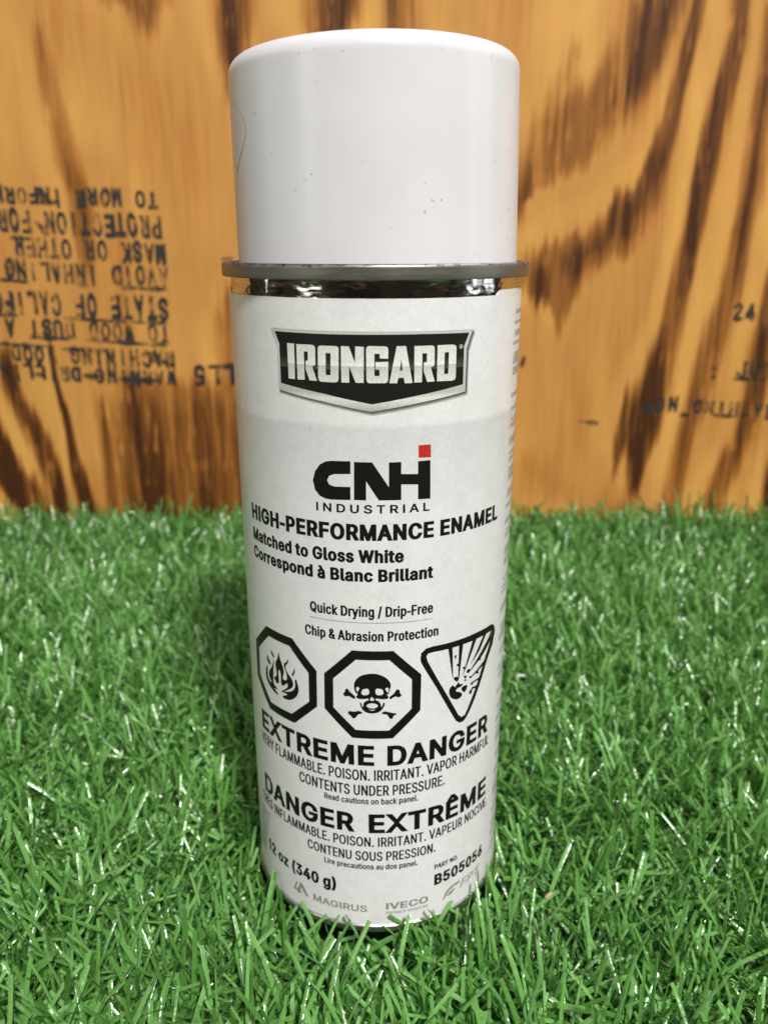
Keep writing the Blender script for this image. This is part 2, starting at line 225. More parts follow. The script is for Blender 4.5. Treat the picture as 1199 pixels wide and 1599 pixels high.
 'A': [916,[-61,4,194,2,283,245,294,252,555,250,645,9,653,1,904,4,530,998,316,1000,307,995],[361,450,358,459,421,627,483,454,475,449]],
 'D': [955,[42,4,412,0,530,16,603,39,676,77,729,118,787,181,833,263,864,363,878,486,872,590,855,677,817,772,768,845,694,913,603,963,480,995,412,1000,48,1000,41,995],[289,200,285,795,294,803,385,803,485,789,526,769,561,740,594,695,617,640,631,572,635,477,616,359,574,277,542,245,507,223,416,199]],
 'E': [808,[42,4,724,4,726,190,721,196,294,197,285,204,289,404,685,406,691,413,691,595,685,603,289,605,287,800,714,804,720,813,716,998,48,1000,41,995]],
 'G': [987,[134,128,204,67,291,21,391,-6,495,-12,586,0,677,31,759,82,819,142,870,224,898,310,907,392,907,542,900,550,433,546,431,365,436,356,654,382,661,374,645,306,613,251,563,211,504,192,463,190,409,200,368,219,332,248,300,287,273,342,249,456,253,578,281,678,310,728,341,762,377,788,423,805,504,807,573,779,623,724,673,621,909,622,888,719,863,783,812,860,754,916,686,961,600,994,509,1011,427,1011,332,994,250,961,168,905,112,846,58,760,26,674,8,574,5,469,17,369,44,274,85,192]],
 'M': [1177,[42,4,279,4,285,424,462,1,646,4,816,422,822,4,1062,4,1062,997,798,1000,790,995,553,395,312,996,44,998]],
 'N': [993,[42,4,276,0,285,7,289,550,642,4,879,4,881,990,876,999,644,1000,636,995,635,454,630,446,279,995,266,1000,48,1000,41,995]],
 'R': [862,[42,4,283,4,285,345,294,352,376,352,385,345,585,1,857,4,635,395,708,459,742,504,773,577,785,654,780,740,752,827,708,890,644,943,562,980,457,999,48,1000,41,995],[289,551,289,801,448,801,485,791,511,772,531,736,541,672,533,618,510,577,485,561,448,551]],
 'T': [861,[274,4,515,4,517,795,526,803,794,804,799,813,799,990,794,999,-2,1000,-9,995,-6,805,262,803,272,795]],
 'X': [906,[-86,2,196,3,414,309,424,304,637,2,919,3,522,513,902,990,901,1000,624,999,419,715,219,997,-64,1000,-66,990,315,513,-87,9]],
 'Ê': [808,[42,4,716,0,726,9,726,190,721,196,294,197,285,204,289,404,685,406,691,413,691,595,685,603,294,603,286,609,289,801,712,803,719,809,719,995,641,1004,639,1077,462,1266,303,1265,128,1077,125,1004,41,995],[330,1004,385,1076,434,1004]],
},
'lightcond': {
 ' ': [232],
 '.': [251,[52,14,81,-4,122,-7,154,4,179,32,193,73,193,118,178,159,149,187,117,196,81,193,55,177,37,155,25,123,23,82,31,46]],
 'A': [584,[-19,3,124,4,181,263,190,270,361,268,424,4,558,0,567,5,344,990,335,1000,212,1000,200,990],[217,411,271,680,331,418,321,409]],
 'B': [557,[37,4,298,0,357,10,407,33,447,68,470,100,492,150,511,259,500,377,464,463,404,522,450,572,477,631,488,709,482,800,464,868,435,922,393,964,339,991,279,1000,43,1000,36,995],[179,143,176,431,184,440,302,436,337,404,364,340,371,263,357,195,339,163,311,145],[179,577,177,854,184,859,298,855,326,827,346,768,348,700,334,636,314,600,289,579]],
 'C': [619,[144,55,198,14,261,-9,330,-12,398,8,448,39,499,96,537,168,561,246,575,327,571,337,441,337,434,327,411,237,383,182,339,142,293,134,257,150,223,187,202,223,177,291,153,441,152,523,160,632,194,759,220,809,248,842,275,861,307,867,334,861,364,841,405,777,439,665,566,663,575,668,549,800,498,905,430,975,389,997,348,1009,293,1013,239,1003,198,986,155,955,114,909,81,855,33,718,12,541,14,427,27,314,47,232,72,164,98,114]],
 'D': [610,[37,4,266,0,311,7,366,25,416,57,458,100,495,159,525,231,552,359,561,477,556,609,536,731,503,827,461,900,402,956,339,988,261,1000,43,1000,36,995],[179,143,176,850,184,859,270,858,307,846,339,821,367,781,392,722,408,659,419,563,414,381,386,263,362,213,335,177,302,153,275,144]],
 'E': [515,[37,4,452,0,461,7,462,131,457,140,184,141,176,150,178,431,429,435,439,445,439,568,434,575,184,576,177,581,177,854,184,859,452,859,459,868,459,990,452,1000,43,1000,36,995]],
 'F': [505,[37,4,166,0,176,9,178,418,420,422,428,427,425,559,184,561,176,568,176,850,184,859,448,859,454,868,454,990,448,1000,43,1000,36,995]],
 'H': [627,[37,4,166,0,176,9,176,431,184,441,411,438,414,9,420,0,553,4,554,990,548,1000,420,1000,414,995,414,590,407,582,178,586,175,995,166,1000,43,1000,36,995]],
 'I': [250,[38,4,167,0,177,9,177,990,167,1000,44,1000,36,990]],
 'L': [485,[37,4,439,0,445,9,445,131,439,141,184,141,176,150,176,990,166,1000,43,1000,35,990]],
 'M': [753,[37,4,166,0,173,9,175,491,300,4,407,0,419,9,534,488,541,472,541,9,548,0,680,4,682,990,676,1000,525,1000,515,995,364,354,357,347,200,995,193,1000,43,1000,36,995]],
 'N': [634,[37,4,166,0,176,9,179,606,416,6,425,0,560,4,562,990,557,999,429,1000,422,995,421,400,416,391,180,995,170,1000,43,1000,36,995]],
 'O': [645,[144,55,202,12,271,-11,348,-9,416,17,473,64,518,127,551,200,578,296,594,423,596,546,583,677,556,787,515,877,468,941,416,983,348,1009,293,1013,239,1003,198,986,152,952,111,905,79,850,46,764,30,700,12,541,14,427,25,323,66,177,101,109],[243,163,202,223,168,327,153,441,156,596,174,700,210,791,257,850,280,863,307,867,343,855,380,821,410,768,430,714,453,587,453,414,426,273,404,218,375,173,343,145,307,133,275,139]],
 'P': [544,[37,4,166,0,175,7,178,350,302,356,375,380,436,436,477,518,493,586,500,659,496,750,482,822,459,881,430,927,389,965,339,990,275,1000,43,1000,36,995],[179,495,176,854,184,861,284,858,321,831,350,763,359,668,346,577,325,527,298,500,266,493]],
 'R': [549,[37,4,166,0,175,7,176,368,184,376,243,376,250,368,378,4,531,4,393,404,457,481,488,563,500,650,492,790,469,868,437,922,393,964,343,989,275,1000,43,1000,36,995],[179,519,176,854,184,861,293,856,331,822,353,759,359,659,344,581,322,540,298,523,266,517]],
 'S': [546,[89,52,139,12,198,-11,271,-17,335,-4,385,20,433,64,467,119,490,187,499,251,497,333,484,392,456,451,421,494,385,524,212,616,183,651,170,683,166,751,180,810,212,856,248,872,285,867,319,837,341,792,357,721,485,720,491,728,479,824,440,914,384,974,307,1008,262,1013,212,1008,135,975,76,913,50,864,36,819,25,737,29,669,40,619,65,564,93,528,140,487,276,419,316,392,347,351,360,296,355,233,338,183,303,141,262,126,221,133,185,166,162,214,148,290,12,291,13,228,27,164,51,105]],
 'T': [549,[188,4,320,0,327,9,327,850,334,859,506,863,509,990,502,1000,11,1000,3,995,6,861,179,859,186,850]],
 'U': [627,[129,55,175,18,234,-8,279,-15,352,-9,398,8,452,47,487,88,517,143,543,225,554,311,554,993,548,1000,420,1000,414,993,410,293,395,229,368,175,338,143,298,130,257,140,222,175,196,225,180,293,176,993,166,1000,43,1000,35,993,38,279,52,202,70,148,99,93]],
 'V': [584,[206,4,335,0,346,9,568,990,562,1000,430,1000,422,995,276,319,124,995,117,1000,-15,1000,-22,995]],
 'Y': [575,[201,2,333,0,340,9,341,413,564,990,560,1000,419,1000,409,995,269,636,128,996,-22,1000,-27,995,196,413]],
 'È': [515,[37,4,452,0,461,7,462,131,457,140,184,141,176,150,178,431,429,435,439,445,439,568,434,575,184,576,177,581,177,854,184,859,452,859,459,868,459,990,452,1000,43,1000,36,995],[198,1066,311,1062,321,1068,252,1277,243,1285,102,1283,100,1277]],
},
'regular': {
 ' ': [261],
 '.': [287,[51,23,85,-1,130,-8,171,4,198,28,219,69,222,119,210,159,180,195,148,210,107,213,71,199,43,173,25,132,22,91,32,50]],
 'L': [550,[37,4,498,0,505,9,505,150,498,158,212,158,203,163,202,990,194,1000,44,1000,35,990]],
 'R': [622,[37,4,200,4,202,359,212,368,271,368,280,362,423,4,605,4,449,404,510,468,550,554,567,672,557,781,537,850,507,902,466,946,407,981,312,1000,44,1000,36,995],[204,531,202,836,212,843,303,843,339,835,376,800,396,736,399,650,381,577,357,545,330,531]],
 'a': [545,[65,39,124,0,187,-15,251,-11,306,10,319,0,465,0,473,6,473,525,466,584,448,643,422,688,383,726,337,751,287,765,228,768,142,744,97,715,65,684,22,606,5,561,9,552,151,503,205,597,233,614,265,615,283,604,297,584,311,525,311,488,306,478,178,452,115,431,56,392,20,343,0,275,0,179,21,102],[183,150,165,179,159,215,163,256,176,284,219,310,324,332,328,325,312,284,305,229,278,170,256,148,233,138,206,138]],
 'b': [590,[29,2,175,0,193,14,243,-9,307,-15,384,5,439,45,480,98,513,171,533,252,542,357,539,452,525,539,496,625,443,704,411,731,370,754,325,766,279,768,190,743,188,993,179,1000,34,1000,26,993],[248,154,220,193,197,266,186,357,189,443,201,512,225,571,252,605,289,614,311,605,327,589,359,525,377,425,377,334,360,234,330,171,293,141,270,141]],
 'c': [553,[105,52,156,13,210,-9,279,-15,333,-5,383,17,429,53,466,102,496,171,511,225,508,234,365,277,355,271,337,207,312,162,283,141,256,139,233,150,214,171,183,239,166,348,170,448,190,534,229,600,260,614,283,612,301,601,331,562,360,481,501,522,510,530,483,616,446,680,397,727,333,758,279,768,233,766,188,755,147,735,107,702,77,666,28,566,12,502,2,412,9,271,43,148,72,93]],
 'd': [590,[106,45,160,5,233,-15,297,-10,351,14,365,0,510,0,519,7,519,993,510,1000,365,1000,357,993,355,743,265,768,219,766,174,754,133,731,101,704,68,662,42,612,18,534,5,457,2,343,8,275,22,202,44,139,73,84],[229,153,198,198,176,266,166,348,167,430,182,516,204,571,238,608,269,614,288,608,311,584,342,516,357,421,355,321,337,225,307,166,288,147,269,140,247,142]],
 'e': [564,[105,52,152,16,210,-8,288,-15,342,-5,401,23,446,62,479,107,502,162,515,207,510,213,369,255,359,248,336,184,315,155,288,140,256,140,233,150,212,171,178,243,167,307,174,315,510,315,516,321,513,480,499,557,480,612,448,671,415,708,374,739,329,758,279,768,229,766,183,754,147,736,116,712,76,666,28,566,4,434,2,343,9,266,22,207,46,139],[170,466,188,543,223,598,260,615,283,611,301,598,335,539,350,480,347,462]],
 'i': [260,[27,4,179,0,187,9,187,750,179,759,33,759,26,754],[39,854,70,832,110,825,147,833,179,857,198,890,204,936,194,972,174,1002,142,1022,101,1028,65,1019,38,998,17,963,11,918,18,886]],
 'k': [534,[28,4,186,4,188,268,193,278,352,3,542,4,298,422,536,754,529,759,343,757,190,540,188,990,179,1000,34,1000,26,990]],
 'l': [289,[70,37,111,9,166,-4,225,1,270,12,277,22,253,154,243,160,198,150,189,172,188,991,179,1000,34,1000,26,991,26,159,40,86]],
 'n': [571,[28,4,179,0,188,9,190,495,202,545,220,581,243,606,266,613,289,609,310,586,325,554,335,504,339,7,348,0,498,4,500,490,493,568,480,622,455,677,420,720,379,748,298,768,239,761,193,741,175,759,34,759,27,754]],
 'o': [578,[105,52,156,13,210,-9,279,-15,342,-2,392,23,439,66,479,125,505,189,522,266,531,366,525,466,509,548,482,621,442,684,392,730,338,757,251,768,206,761,156,740,110,706,80,671,48,616,28,566,12,502,2,412,9,271,43,148,72,93],[229,154,196,202,176,266,166,348,169,439,181,507,207,571,238,607,274,614,297,605,313,589,346,525,366,421,364,316,348,234,315,166,297,148,274,139,247,142]],
 'p': [590,[28,-262,184,-264,190,11,239,-8,289,-16,343,-9,389,8,432,38,467,79,498,134,518,188,535,270,542,356,538,465,521,556,492,634,453,693,407,735,352,760,266,767,189,740,175,759,34,759,26,752],[248,154,218,197,198,261,186,356,188,429,199,502,221,565,252,605,284,615,307,608,328,588,361,520,377,425,377,334,362,243,330,170,293,140,266,142]],
 'r': [378,[28,4,179,0,188,9,188,481,194,522,214,572,248,604,279,606,352,595,354,759,348,765,252,768,193,748,175,759,34,759,27,754]],
 's': [514,[66,53,112,16,162,-6,216,-15,285,-10,344,10,389,40,424,80,452,134,465,198,464,262,451,316,426,362,394,395,357,420,207,479,190,498,183,521,182,557,192,589,212,611,235,619,257,617,275,602,316,511,461,552,439,630,411,684,371,726,316,756,225,768,144,748,80,702,52,666,31,621,19,562,19,512,30,452,52,407,85,370,121,343,278,280,295,257,302,221,298,189,284,162,262,142,235,137,207,142,185,162,148,256,5,221,0,212,17,139,40,89]],
 't': [338,[96,37,143,6,202,-7,270,-1,311,11,318,19,293,153,284,157,216,146,205,178,203,601,211,609,293,609,302,615,303,751,293,759,211,759,204,765,203,924,193,931,44,928,40,765,34,759,-25,759,-33,751,-33,615,-25,609,34,609,41,601,43,165,60,92]],
 'u': [572,[100,45,152,8,220,-9,284,-3,334,18,348,0,498,4,500,749,493,759,348,759,339,754,334,258,323,213,305,176,284,155,257,145,234,152,216,172,199,208,190,249,187,754,179,759,34,759,27,754,27,231,51,122,74,76]],
},
'stamp': {
 ' ': [274],
 '2': [681,[23,4,580,0,589,7,589,190,584,199,319,204,516,495,556,581,575,659,573,768,545,859,517,904,480,946,407,992,357,1007,293,1012,239,1005,184,985,135,954,98,918,69,877,46,827,25,727,23,650,30,640,230,641,246,759,265,795,289,812,320,809,346,786,360,754,366,704,356,640,325,577,24,154]],
 '4': [681,[-9,190,306,187,314,177,314,9,320,1,525,4,527,181,533,187,611,187,620,195,620,381,611,388,533,388,526,395,524,659,374,662,367,668,514,990,511,1000,297,1000,289,995,-10,345],[242,390,311,542,314,395,306,388]],
 '5': [681,[92,78,148,31,207,2,280,-12,348,-8,411,12,471,49,521,103,554,160,584,256,591,360,577,456,539,551,491,615,425,662,357,686,261,686,255,692,262,792,271,800,548,800,557,806,558,992,552,999,71,996,21,460,30,453,193,432,252,479,280,489,307,488,334,470,353,442,370,397,376,351,372,287,356,237,325,198,298,188,271,197,244,228,221,329,16,328,17,256,29,192,49,142]],
 ':': [324,[40,28,88,-1,138,-8,183,4,219,30,246,73,255,128,244,178,215,220,169,247,119,253,78,243,37,214,9,169,2,114,12,69],[41,514,83,487,133,479,183,491,224,523,249,569,255,619,239,673,210,710,169,734,124,740,69,726,33,696,9,655,2,601,15,551]],
 'A': [717,[-59,3,163,4,231,245,241,252,404,252,413,246,486,1,705,4,418,999,232,1000,221,995],[291,454,323,568,355,459,350,452]],
 'C': [758,[121,92,184,39,257,4,339,-12,434,-4,507,23,584,78,636,142,675,219,708,365,709,378,702,384,498,382,474,297,450,247,411,209,371,194,325,200,284,228,249,278,220,356,205,465,205,537,216,628,252,728,278,765,311,793,339,804,371,806,402,797,429,778,465,728,494,624,502,615,709,619,686,747,643,847,612,892,571,934,525,967,475,991,421,1007,352,1012,271,1000,202,972,152,937,107,892,66,833,32,760,4,665,-7,583,-10,465,-4,383,17,283,42,215,75,151]],
 'D': [747,[18,4,315,0,429,22,488,50,547,94,593,146,629,209,665,309,683,418,686,540,671,668,643,763,600,845,542,913,465,965,406,987,338,999,25,1000,17,995],[235,204,233,790,243,799,329,796,365,785,393,765,421,731,445,681,471,554,465,400,435,295,388,233,329,205]],
 'E': [635,[18,4,567,4,565,198,243,200,233,209,233,395,238,404,534,405,543,413,543,600,534,605,238,606,233,613,234,792,243,799,561,800,566,809,566,990,561,999,25,1000,17,995]],
 'F': [623,[18,4,231,4,233,381,238,390,529,395,529,589,238,594,233,600,233,790,243,799,556,800,562,809,562,990,556,999,25,1000,17,995]],
 'G': [772,[130,82,193,33,275,-1,343,-12,443,-3,511,23,580,70,634,133,676,215,699,297,708,369,708,542,702,551,325,552,316,547,318,356,484,377,491,369,482,315,460,260,434,225,402,202,348,195,298,217,254,269,222,347,205,465,205,537,216,628,254,733,284,773,311,794,366,806,393,800,421,783,460,728,502,618,702,617,713,624,684,756,637,856,570,933,525,966,475,990,416,1007,348,1012,275,1002,216,980,152,939,106,892,68,837,33,765,7,678,-7,583,-10,465,-2,369,15,287,47,201,87,133]],
 'H': [767,[18,4,231,4,233,400,243,409,461,406,465,4,678,4,680,990,675,999,470,1000,464,995,463,618,456,611,236,613,232,995,225,1000,25,1000,17,995]],
 'I': [323,[19,4,226,0,234,9,234,990,226,1000,26,1000,18,995]],
 'J': [605,[62,65,115,22,165,0,229,-12,297,-8,356,9,405,37,451,83,483,133,505,197,518,287,518,992,511,1000,311,1000,301,992,301,301,292,237,274,201,256,189,238,190,223,201,208,228,198,274,193,404,-12,406,-19,401,-20,278,-9,201,21,119]],
 'K': [700,[18,4,231,4,233,363,247,380,461,4,708,4,395,554,722,990,720,1000,456,998,238,699,233,709,232,995,225,1000,25,1000,17,995]],
 'L': [600,[18,4,543,0,551,9,547,198,243,200,233,209,233,990,225,1000,25,1000,17,995]],
 'M': [917,[18,4,226,4,228,322,234,329,334,9,343,0,508,4,606,322,613,309,615,4,828,4,830,990,825,999,602,1000,591,995,425,446,253,995,243,1000,25,1000,17,995]],
 'N': [776,[18,4,231,4,233,481,238,488,479,4,687,4,689,990,684,999,479,1000,473,995,472,518,465,506,225,997,25,1000,17,995]],
 'O': [789,[121,92,189,36,257,4,343,-12,439,-3,516,28,579,74,640,147,685,237,717,356,729,483,722,615,701,715,666,806,618,883,557,944,480,989,421,1007,352,1012,275,1001,216,979,161,944,111,897,69,837,34,765,11,692,-7,583,-10,465,-4,383,11,306,40,219,79,147],[284,228,240,297,215,378,205,465,212,606,235,692,274,760,325,800,375,805,411,790,445,760,490,674,512,556,514,469,507,397,474,287,450,247,416,213,380,196,343,195,311,207]],
 'P': [670,[18,4,229,2,234,324,243,329,375,333,452,357,497,385,533,418,582,495,604,563,615,640,613,713,601,781,579,840,543,900,496,945,443,976,388,993,329,1000,25,1000,17,995],[236,531,234,795,243,800,311,800,347,794,376,768,395,709,398,640,384,577,365,547,343,533]],
 'R': [676,[18,4,231,4,233,340,243,350,275,350,284,342,434,2,669,4,500,395,565,473,601,554,616,659,604,781,583,840,547,899,497,947,452,973,388,994,329,1000,25,1000,17,995],[236,554,234,795,243,800,311,800,356,791,382,763,397,713,397,636,382,586,364,563,338,553]],
 'S': [672,[67,79,122,33,191,1,282,-15,368,-10,445,14,509,54,558,107,592,170,610,238,614,320,598,402,564,466,527,507,468,551,259,639,235,661,222,688,221,734,238,779,268,804,304,811,341,803,369,779,384,747,400,669,600,668,607,675,596,788,560,875,495,949,418,992,359,1008,291,1012,227,1003,177,986,122,954,79,916,52,879,24,825,8,757,7,670,20,611,52,547,100,496,154,458,368,367,392,338,401,297,393,252,372,216,336,192,291,188,250,200,223,229,195,341,-14,340,-11,257,3,193,33,125]],
 'T': [675,[197,4,400,0,409,7,410,790,418,799,623,801,627,990,620,1000,-14,1000,-21,995,-18,801,186,799,195,790]],
 'U': [768,[120,77,179,30,243,1,325,-14,393,-12,461,4,520,32,580,80,625,140,662,226,680,330,680,990,675,999,470,999,464,994,460,321,448,271,426,230,393,201,356,192,311,198,279,221,252,262,237,312,232,994,225,999,25,999,17,994,20,290,34,226,54,171,83,121]],
 'V': [717,[225,4,418,0,426,9,704,986,701,1000,490,1000,480,995,330,440,322,430,164,995,154,1000,-55,1000,-61,995]],
 'W': [995,[156,4,362,4,460,452,561,4,766,4,978,986,975,1000,764,1000,758,995,664,535,657,545,560,999,369,1000,359,995,260,536,165,995,155,1000,-54,998]],
},
'heavy': {
 'C': [1250,[147,155,224,93,319,42,419,9,542,-10,665,-10,779,6,883,39,978,87,1042,137,1106,210,1140,274,1174,381,869,384,858,374,813,278,756,229,715,210,656,197,579,194,524,203,465,224,424,250,386,287,356,333,335,383,323,442,320,528,327,583,362,678,419,746,497,789,592,806,697,795,769,763,818,715,857,628,869,615,1169,615,1177,624,1138,728,1110,783,1047,859,960,924,856,972,724,1004,592,1012,451,998,333,963,230,910,135,833,72,751,26,647,8,547,11,428,34,328,79,239]],
 'E': [1042,[53,4,934,4,936,190,928,200,378,200,368,209,368,395,374,404,883,405,891,413,887,603,374,606,368,613,370,795,924,800,929,809,929,990,924,999,60,1000,52,995]],
 'I': [517,[56,4,362,0,370,9,370,990,362,1000,62,1000,55,995]],
 'O': [1303,[138,165,210,103,297,52,406,13,515,-7,638,-12,765,3,865,32,960,77,1038,132,1104,201,1153,278,1184,356,1200,447,1201,551,1181,651,1142,742,1070,837,992,902,883,961,765,996,619,1012,488,1004,356,972,256,926,165,861,88,774,41,687,12,583,7,474,28,347,71,251],[402,269,347,351,330,406,320,469,321,533,332,606,352,660,388,715,420,747,465,776,519,796,569,805,619,806,688,797,742,777,788,749,824,713,858,660,878,606,888,542,890,474,880,406,861,347,828,292,797,259,747,225,688,203,633,194,579,194,506,208,447,235]],
 'V': [1181,[407,4,685,4,1133,900,1178,990,1175,1000,839,996,548,369,248,995,239,1000,-93,996]],
},
'wide': {
 ' ': [415],
 'A': [1034,[-36,4,204,1,307,250,318,259,663,259,772,4,1016,4,595,999,386,1000,376,995],[385,436,481,700,491,706,594,440,586,434]],
 'C': [1097,[176,128,255,66,359,17,459,-7,573,-12,668,0,764,29,845,72,918,133,963,192,990,242,1025,355,1018,364,800,363,755,265,727,232,695,207,650,185,605,172,559,167,495,171,405,202,364,232,329,269,298,319,280,364,261,478,274,614,314,709,350,756,391,789,441,815,486,828,532,833,600,829,645,817,691,796,754,737,800,637,1020,637,1025,646,1007,710,981,778,943,837,900,885,823,942,736,982,632,1007,518,1012,405,996,318,967,236,921,164,859,100,773,64,696,38,587,33,469,47,360,76,273,116,201]],
 'D': [1080,[75,4,481,0,604,15,686,38,759,71,822,112,877,164,929,236,968,327,987,418,993,522,981,627,951,722,902,809,839,877,736,944,663,972,586,990,477,1000,81,1000,74,995],[308,177,307,822,490,825,554,815,618,793,668,760,706,718,734,668,756,600,765,509,762,445,752,386,724,313,668,242,627,214,577,193,468,175]],
 'E': [910,[75,4,813,4,815,168,809,175,313,175,305,181,309,417,768,418,776,427,776,586,768,593,309,595,307,822,804,826,811,836,811,990,805,1000,81,1000,74,995]],
 'F': [892,[75,4,303,4,309,403,754,409,756,572,750,579,308,581,305,818,313,826,795,826,803,836,800,998,81,1000,74,995]],
 'G': [1117,[166,137,236,77,323,30,423,0,523,-12,645,-5,745,19,832,60,909,118,974,201,1011,287,1026,396,1023,536,532,537,526,528,526,373,532,365,786,387,796,378,775,296,726,228,650,183,559,167,495,171,441,186,391,212,341,255,308,301,280,364,265,433,261,519,281,637,326,728,359,765,401,796,491,829,595,829,682,798,747,737,800,639,1023,638,1028,646,993,755,956,819,919,864,845,926,768,968,673,999,573,1012,455,1007,364,986,277,948,186,883,116,801,74,723,45,628,33,528,38,410,61,310,109,210]],
 'H': [1110,[75,4,303,4,305,418,313,425,745,424,750,418,752,4,980,4,982,990,977,999,759,1000,751,995,750,609,740,599,309,601,304,995,295,1000,77,998]],
 'I': [436,[77,4,297,0,307,9,307,990,301,999,83,1000,76,995]],
 'L': [857,[75,4,781,0,788,9,788,168,781,175,313,175,305,181,305,990,300,999,81,1000,74,995]],
 'M': [1338,[75,4,290,0,299,9,299,536,304,545,548,9,559,0,731,4,977,543,979,9,986,0,1204,1,1209,9,1209,995,1200,1000,950,1000,938,995,645,322,638,327,344,995,336,1000,77,998]],
 'N': [1124,[75,4,295,0,305,9,304,631,309,636,762,4,994,4,996,990,990,999,772,1000,765,995,764,377,759,367,307,995,295,1000,77,998]],
 'O': [1144,[173,132,245,72,327,29,423,0,518,-12,632,-7,736,19,823,59,900,115,964,187,1015,278,1046,378,1057,478,1051,587,1025,696,989,773,925,860,850,924,768,969,668,1000,573,1012,459,1007,355,981,264,939,177,872,121,805,75,723,44,623,33,528,38,410,63,305,113,205],[359,236,319,283,292,333,272,392,263,455,268,587,285,651,309,701,341,745,382,783,423,807,477,826,532,833,595,829,686,797,732,763,775,710,803,655,820,596,828,528,824,428,810,364,782,301,742,246,709,218,655,187,595,171,532,167,464,178,405,202]],
 'P': [963,[75,4,303,4,309,338,509,340,640,360,740,404,790,443,825,481,854,531,876,595,885,668,881,718,864,786,840,836,806,881,766,918,668,971,554,996,81,1000,74,995],[309,514,309,824,531,822,581,807,620,777,647,722,653,659,639,595,604,548,568,527,527,517]],
 'R': [972,[75,4,303,4,305,354,313,361,463,358,695,1,957,4,707,395,710,404,781,448,827,495,862,554,883,631,883,727,863,800,827,863,772,918,718,952,668,973,550,997,81,1000,74,995],[309,539,309,824,536,822,590,805,629,772,649,727,655,668,639,604,609,567,568,547,522,539]],
 'S': [967,[102,111,173,53,273,9,363,-11,486,-16,595,-3,677,21,759,64,821,120,850,161,870,206,884,297,867,379,814,456,754,502,677,541,577,573,432,609,345,639,298,674,286,711,292,761,332,806,391,831,468,839,541,828,600,798,629,761,650,693,866,692,871,701,866,751,850,811,818,865,773,913,709,956,627,990,536,1008,450,1013,345,1001,259,976,178,933,117,879,88,838,66,788,57,697,77,620,118,561,182,510,263,470,536,394,604,367,645,333,655,283,637,229,595,192,527,167,441,160,359,174,304,204,272,247,254,317,32,319,25,306,46,201,65,161]],
 'T': [971,[346,4,572,4,574,818,583,826,896,827,902,836,902,990,896,999,23,1000,16,995,19,828,337,826,344,818]],
 'U': [1111,[172,113,254,51,350,10,450,-11,559,-15,663,-1,759,29,831,70,896,125,954,212,973,266,982,316,980,998,759,1000,752,994,752,353,745,307,719,248,672,202,613,175,540,164,454,172,391,198,340,244,312,303,303,357,303,994,295,1000,76,998,75,312,85,257,107,203]],
 'V': [1034,[382,4,595,0,604,7,1016,990,1013,999,781,1000,770,995,498,300,490,292,208,995,199,1000,-37,996]],
},
}

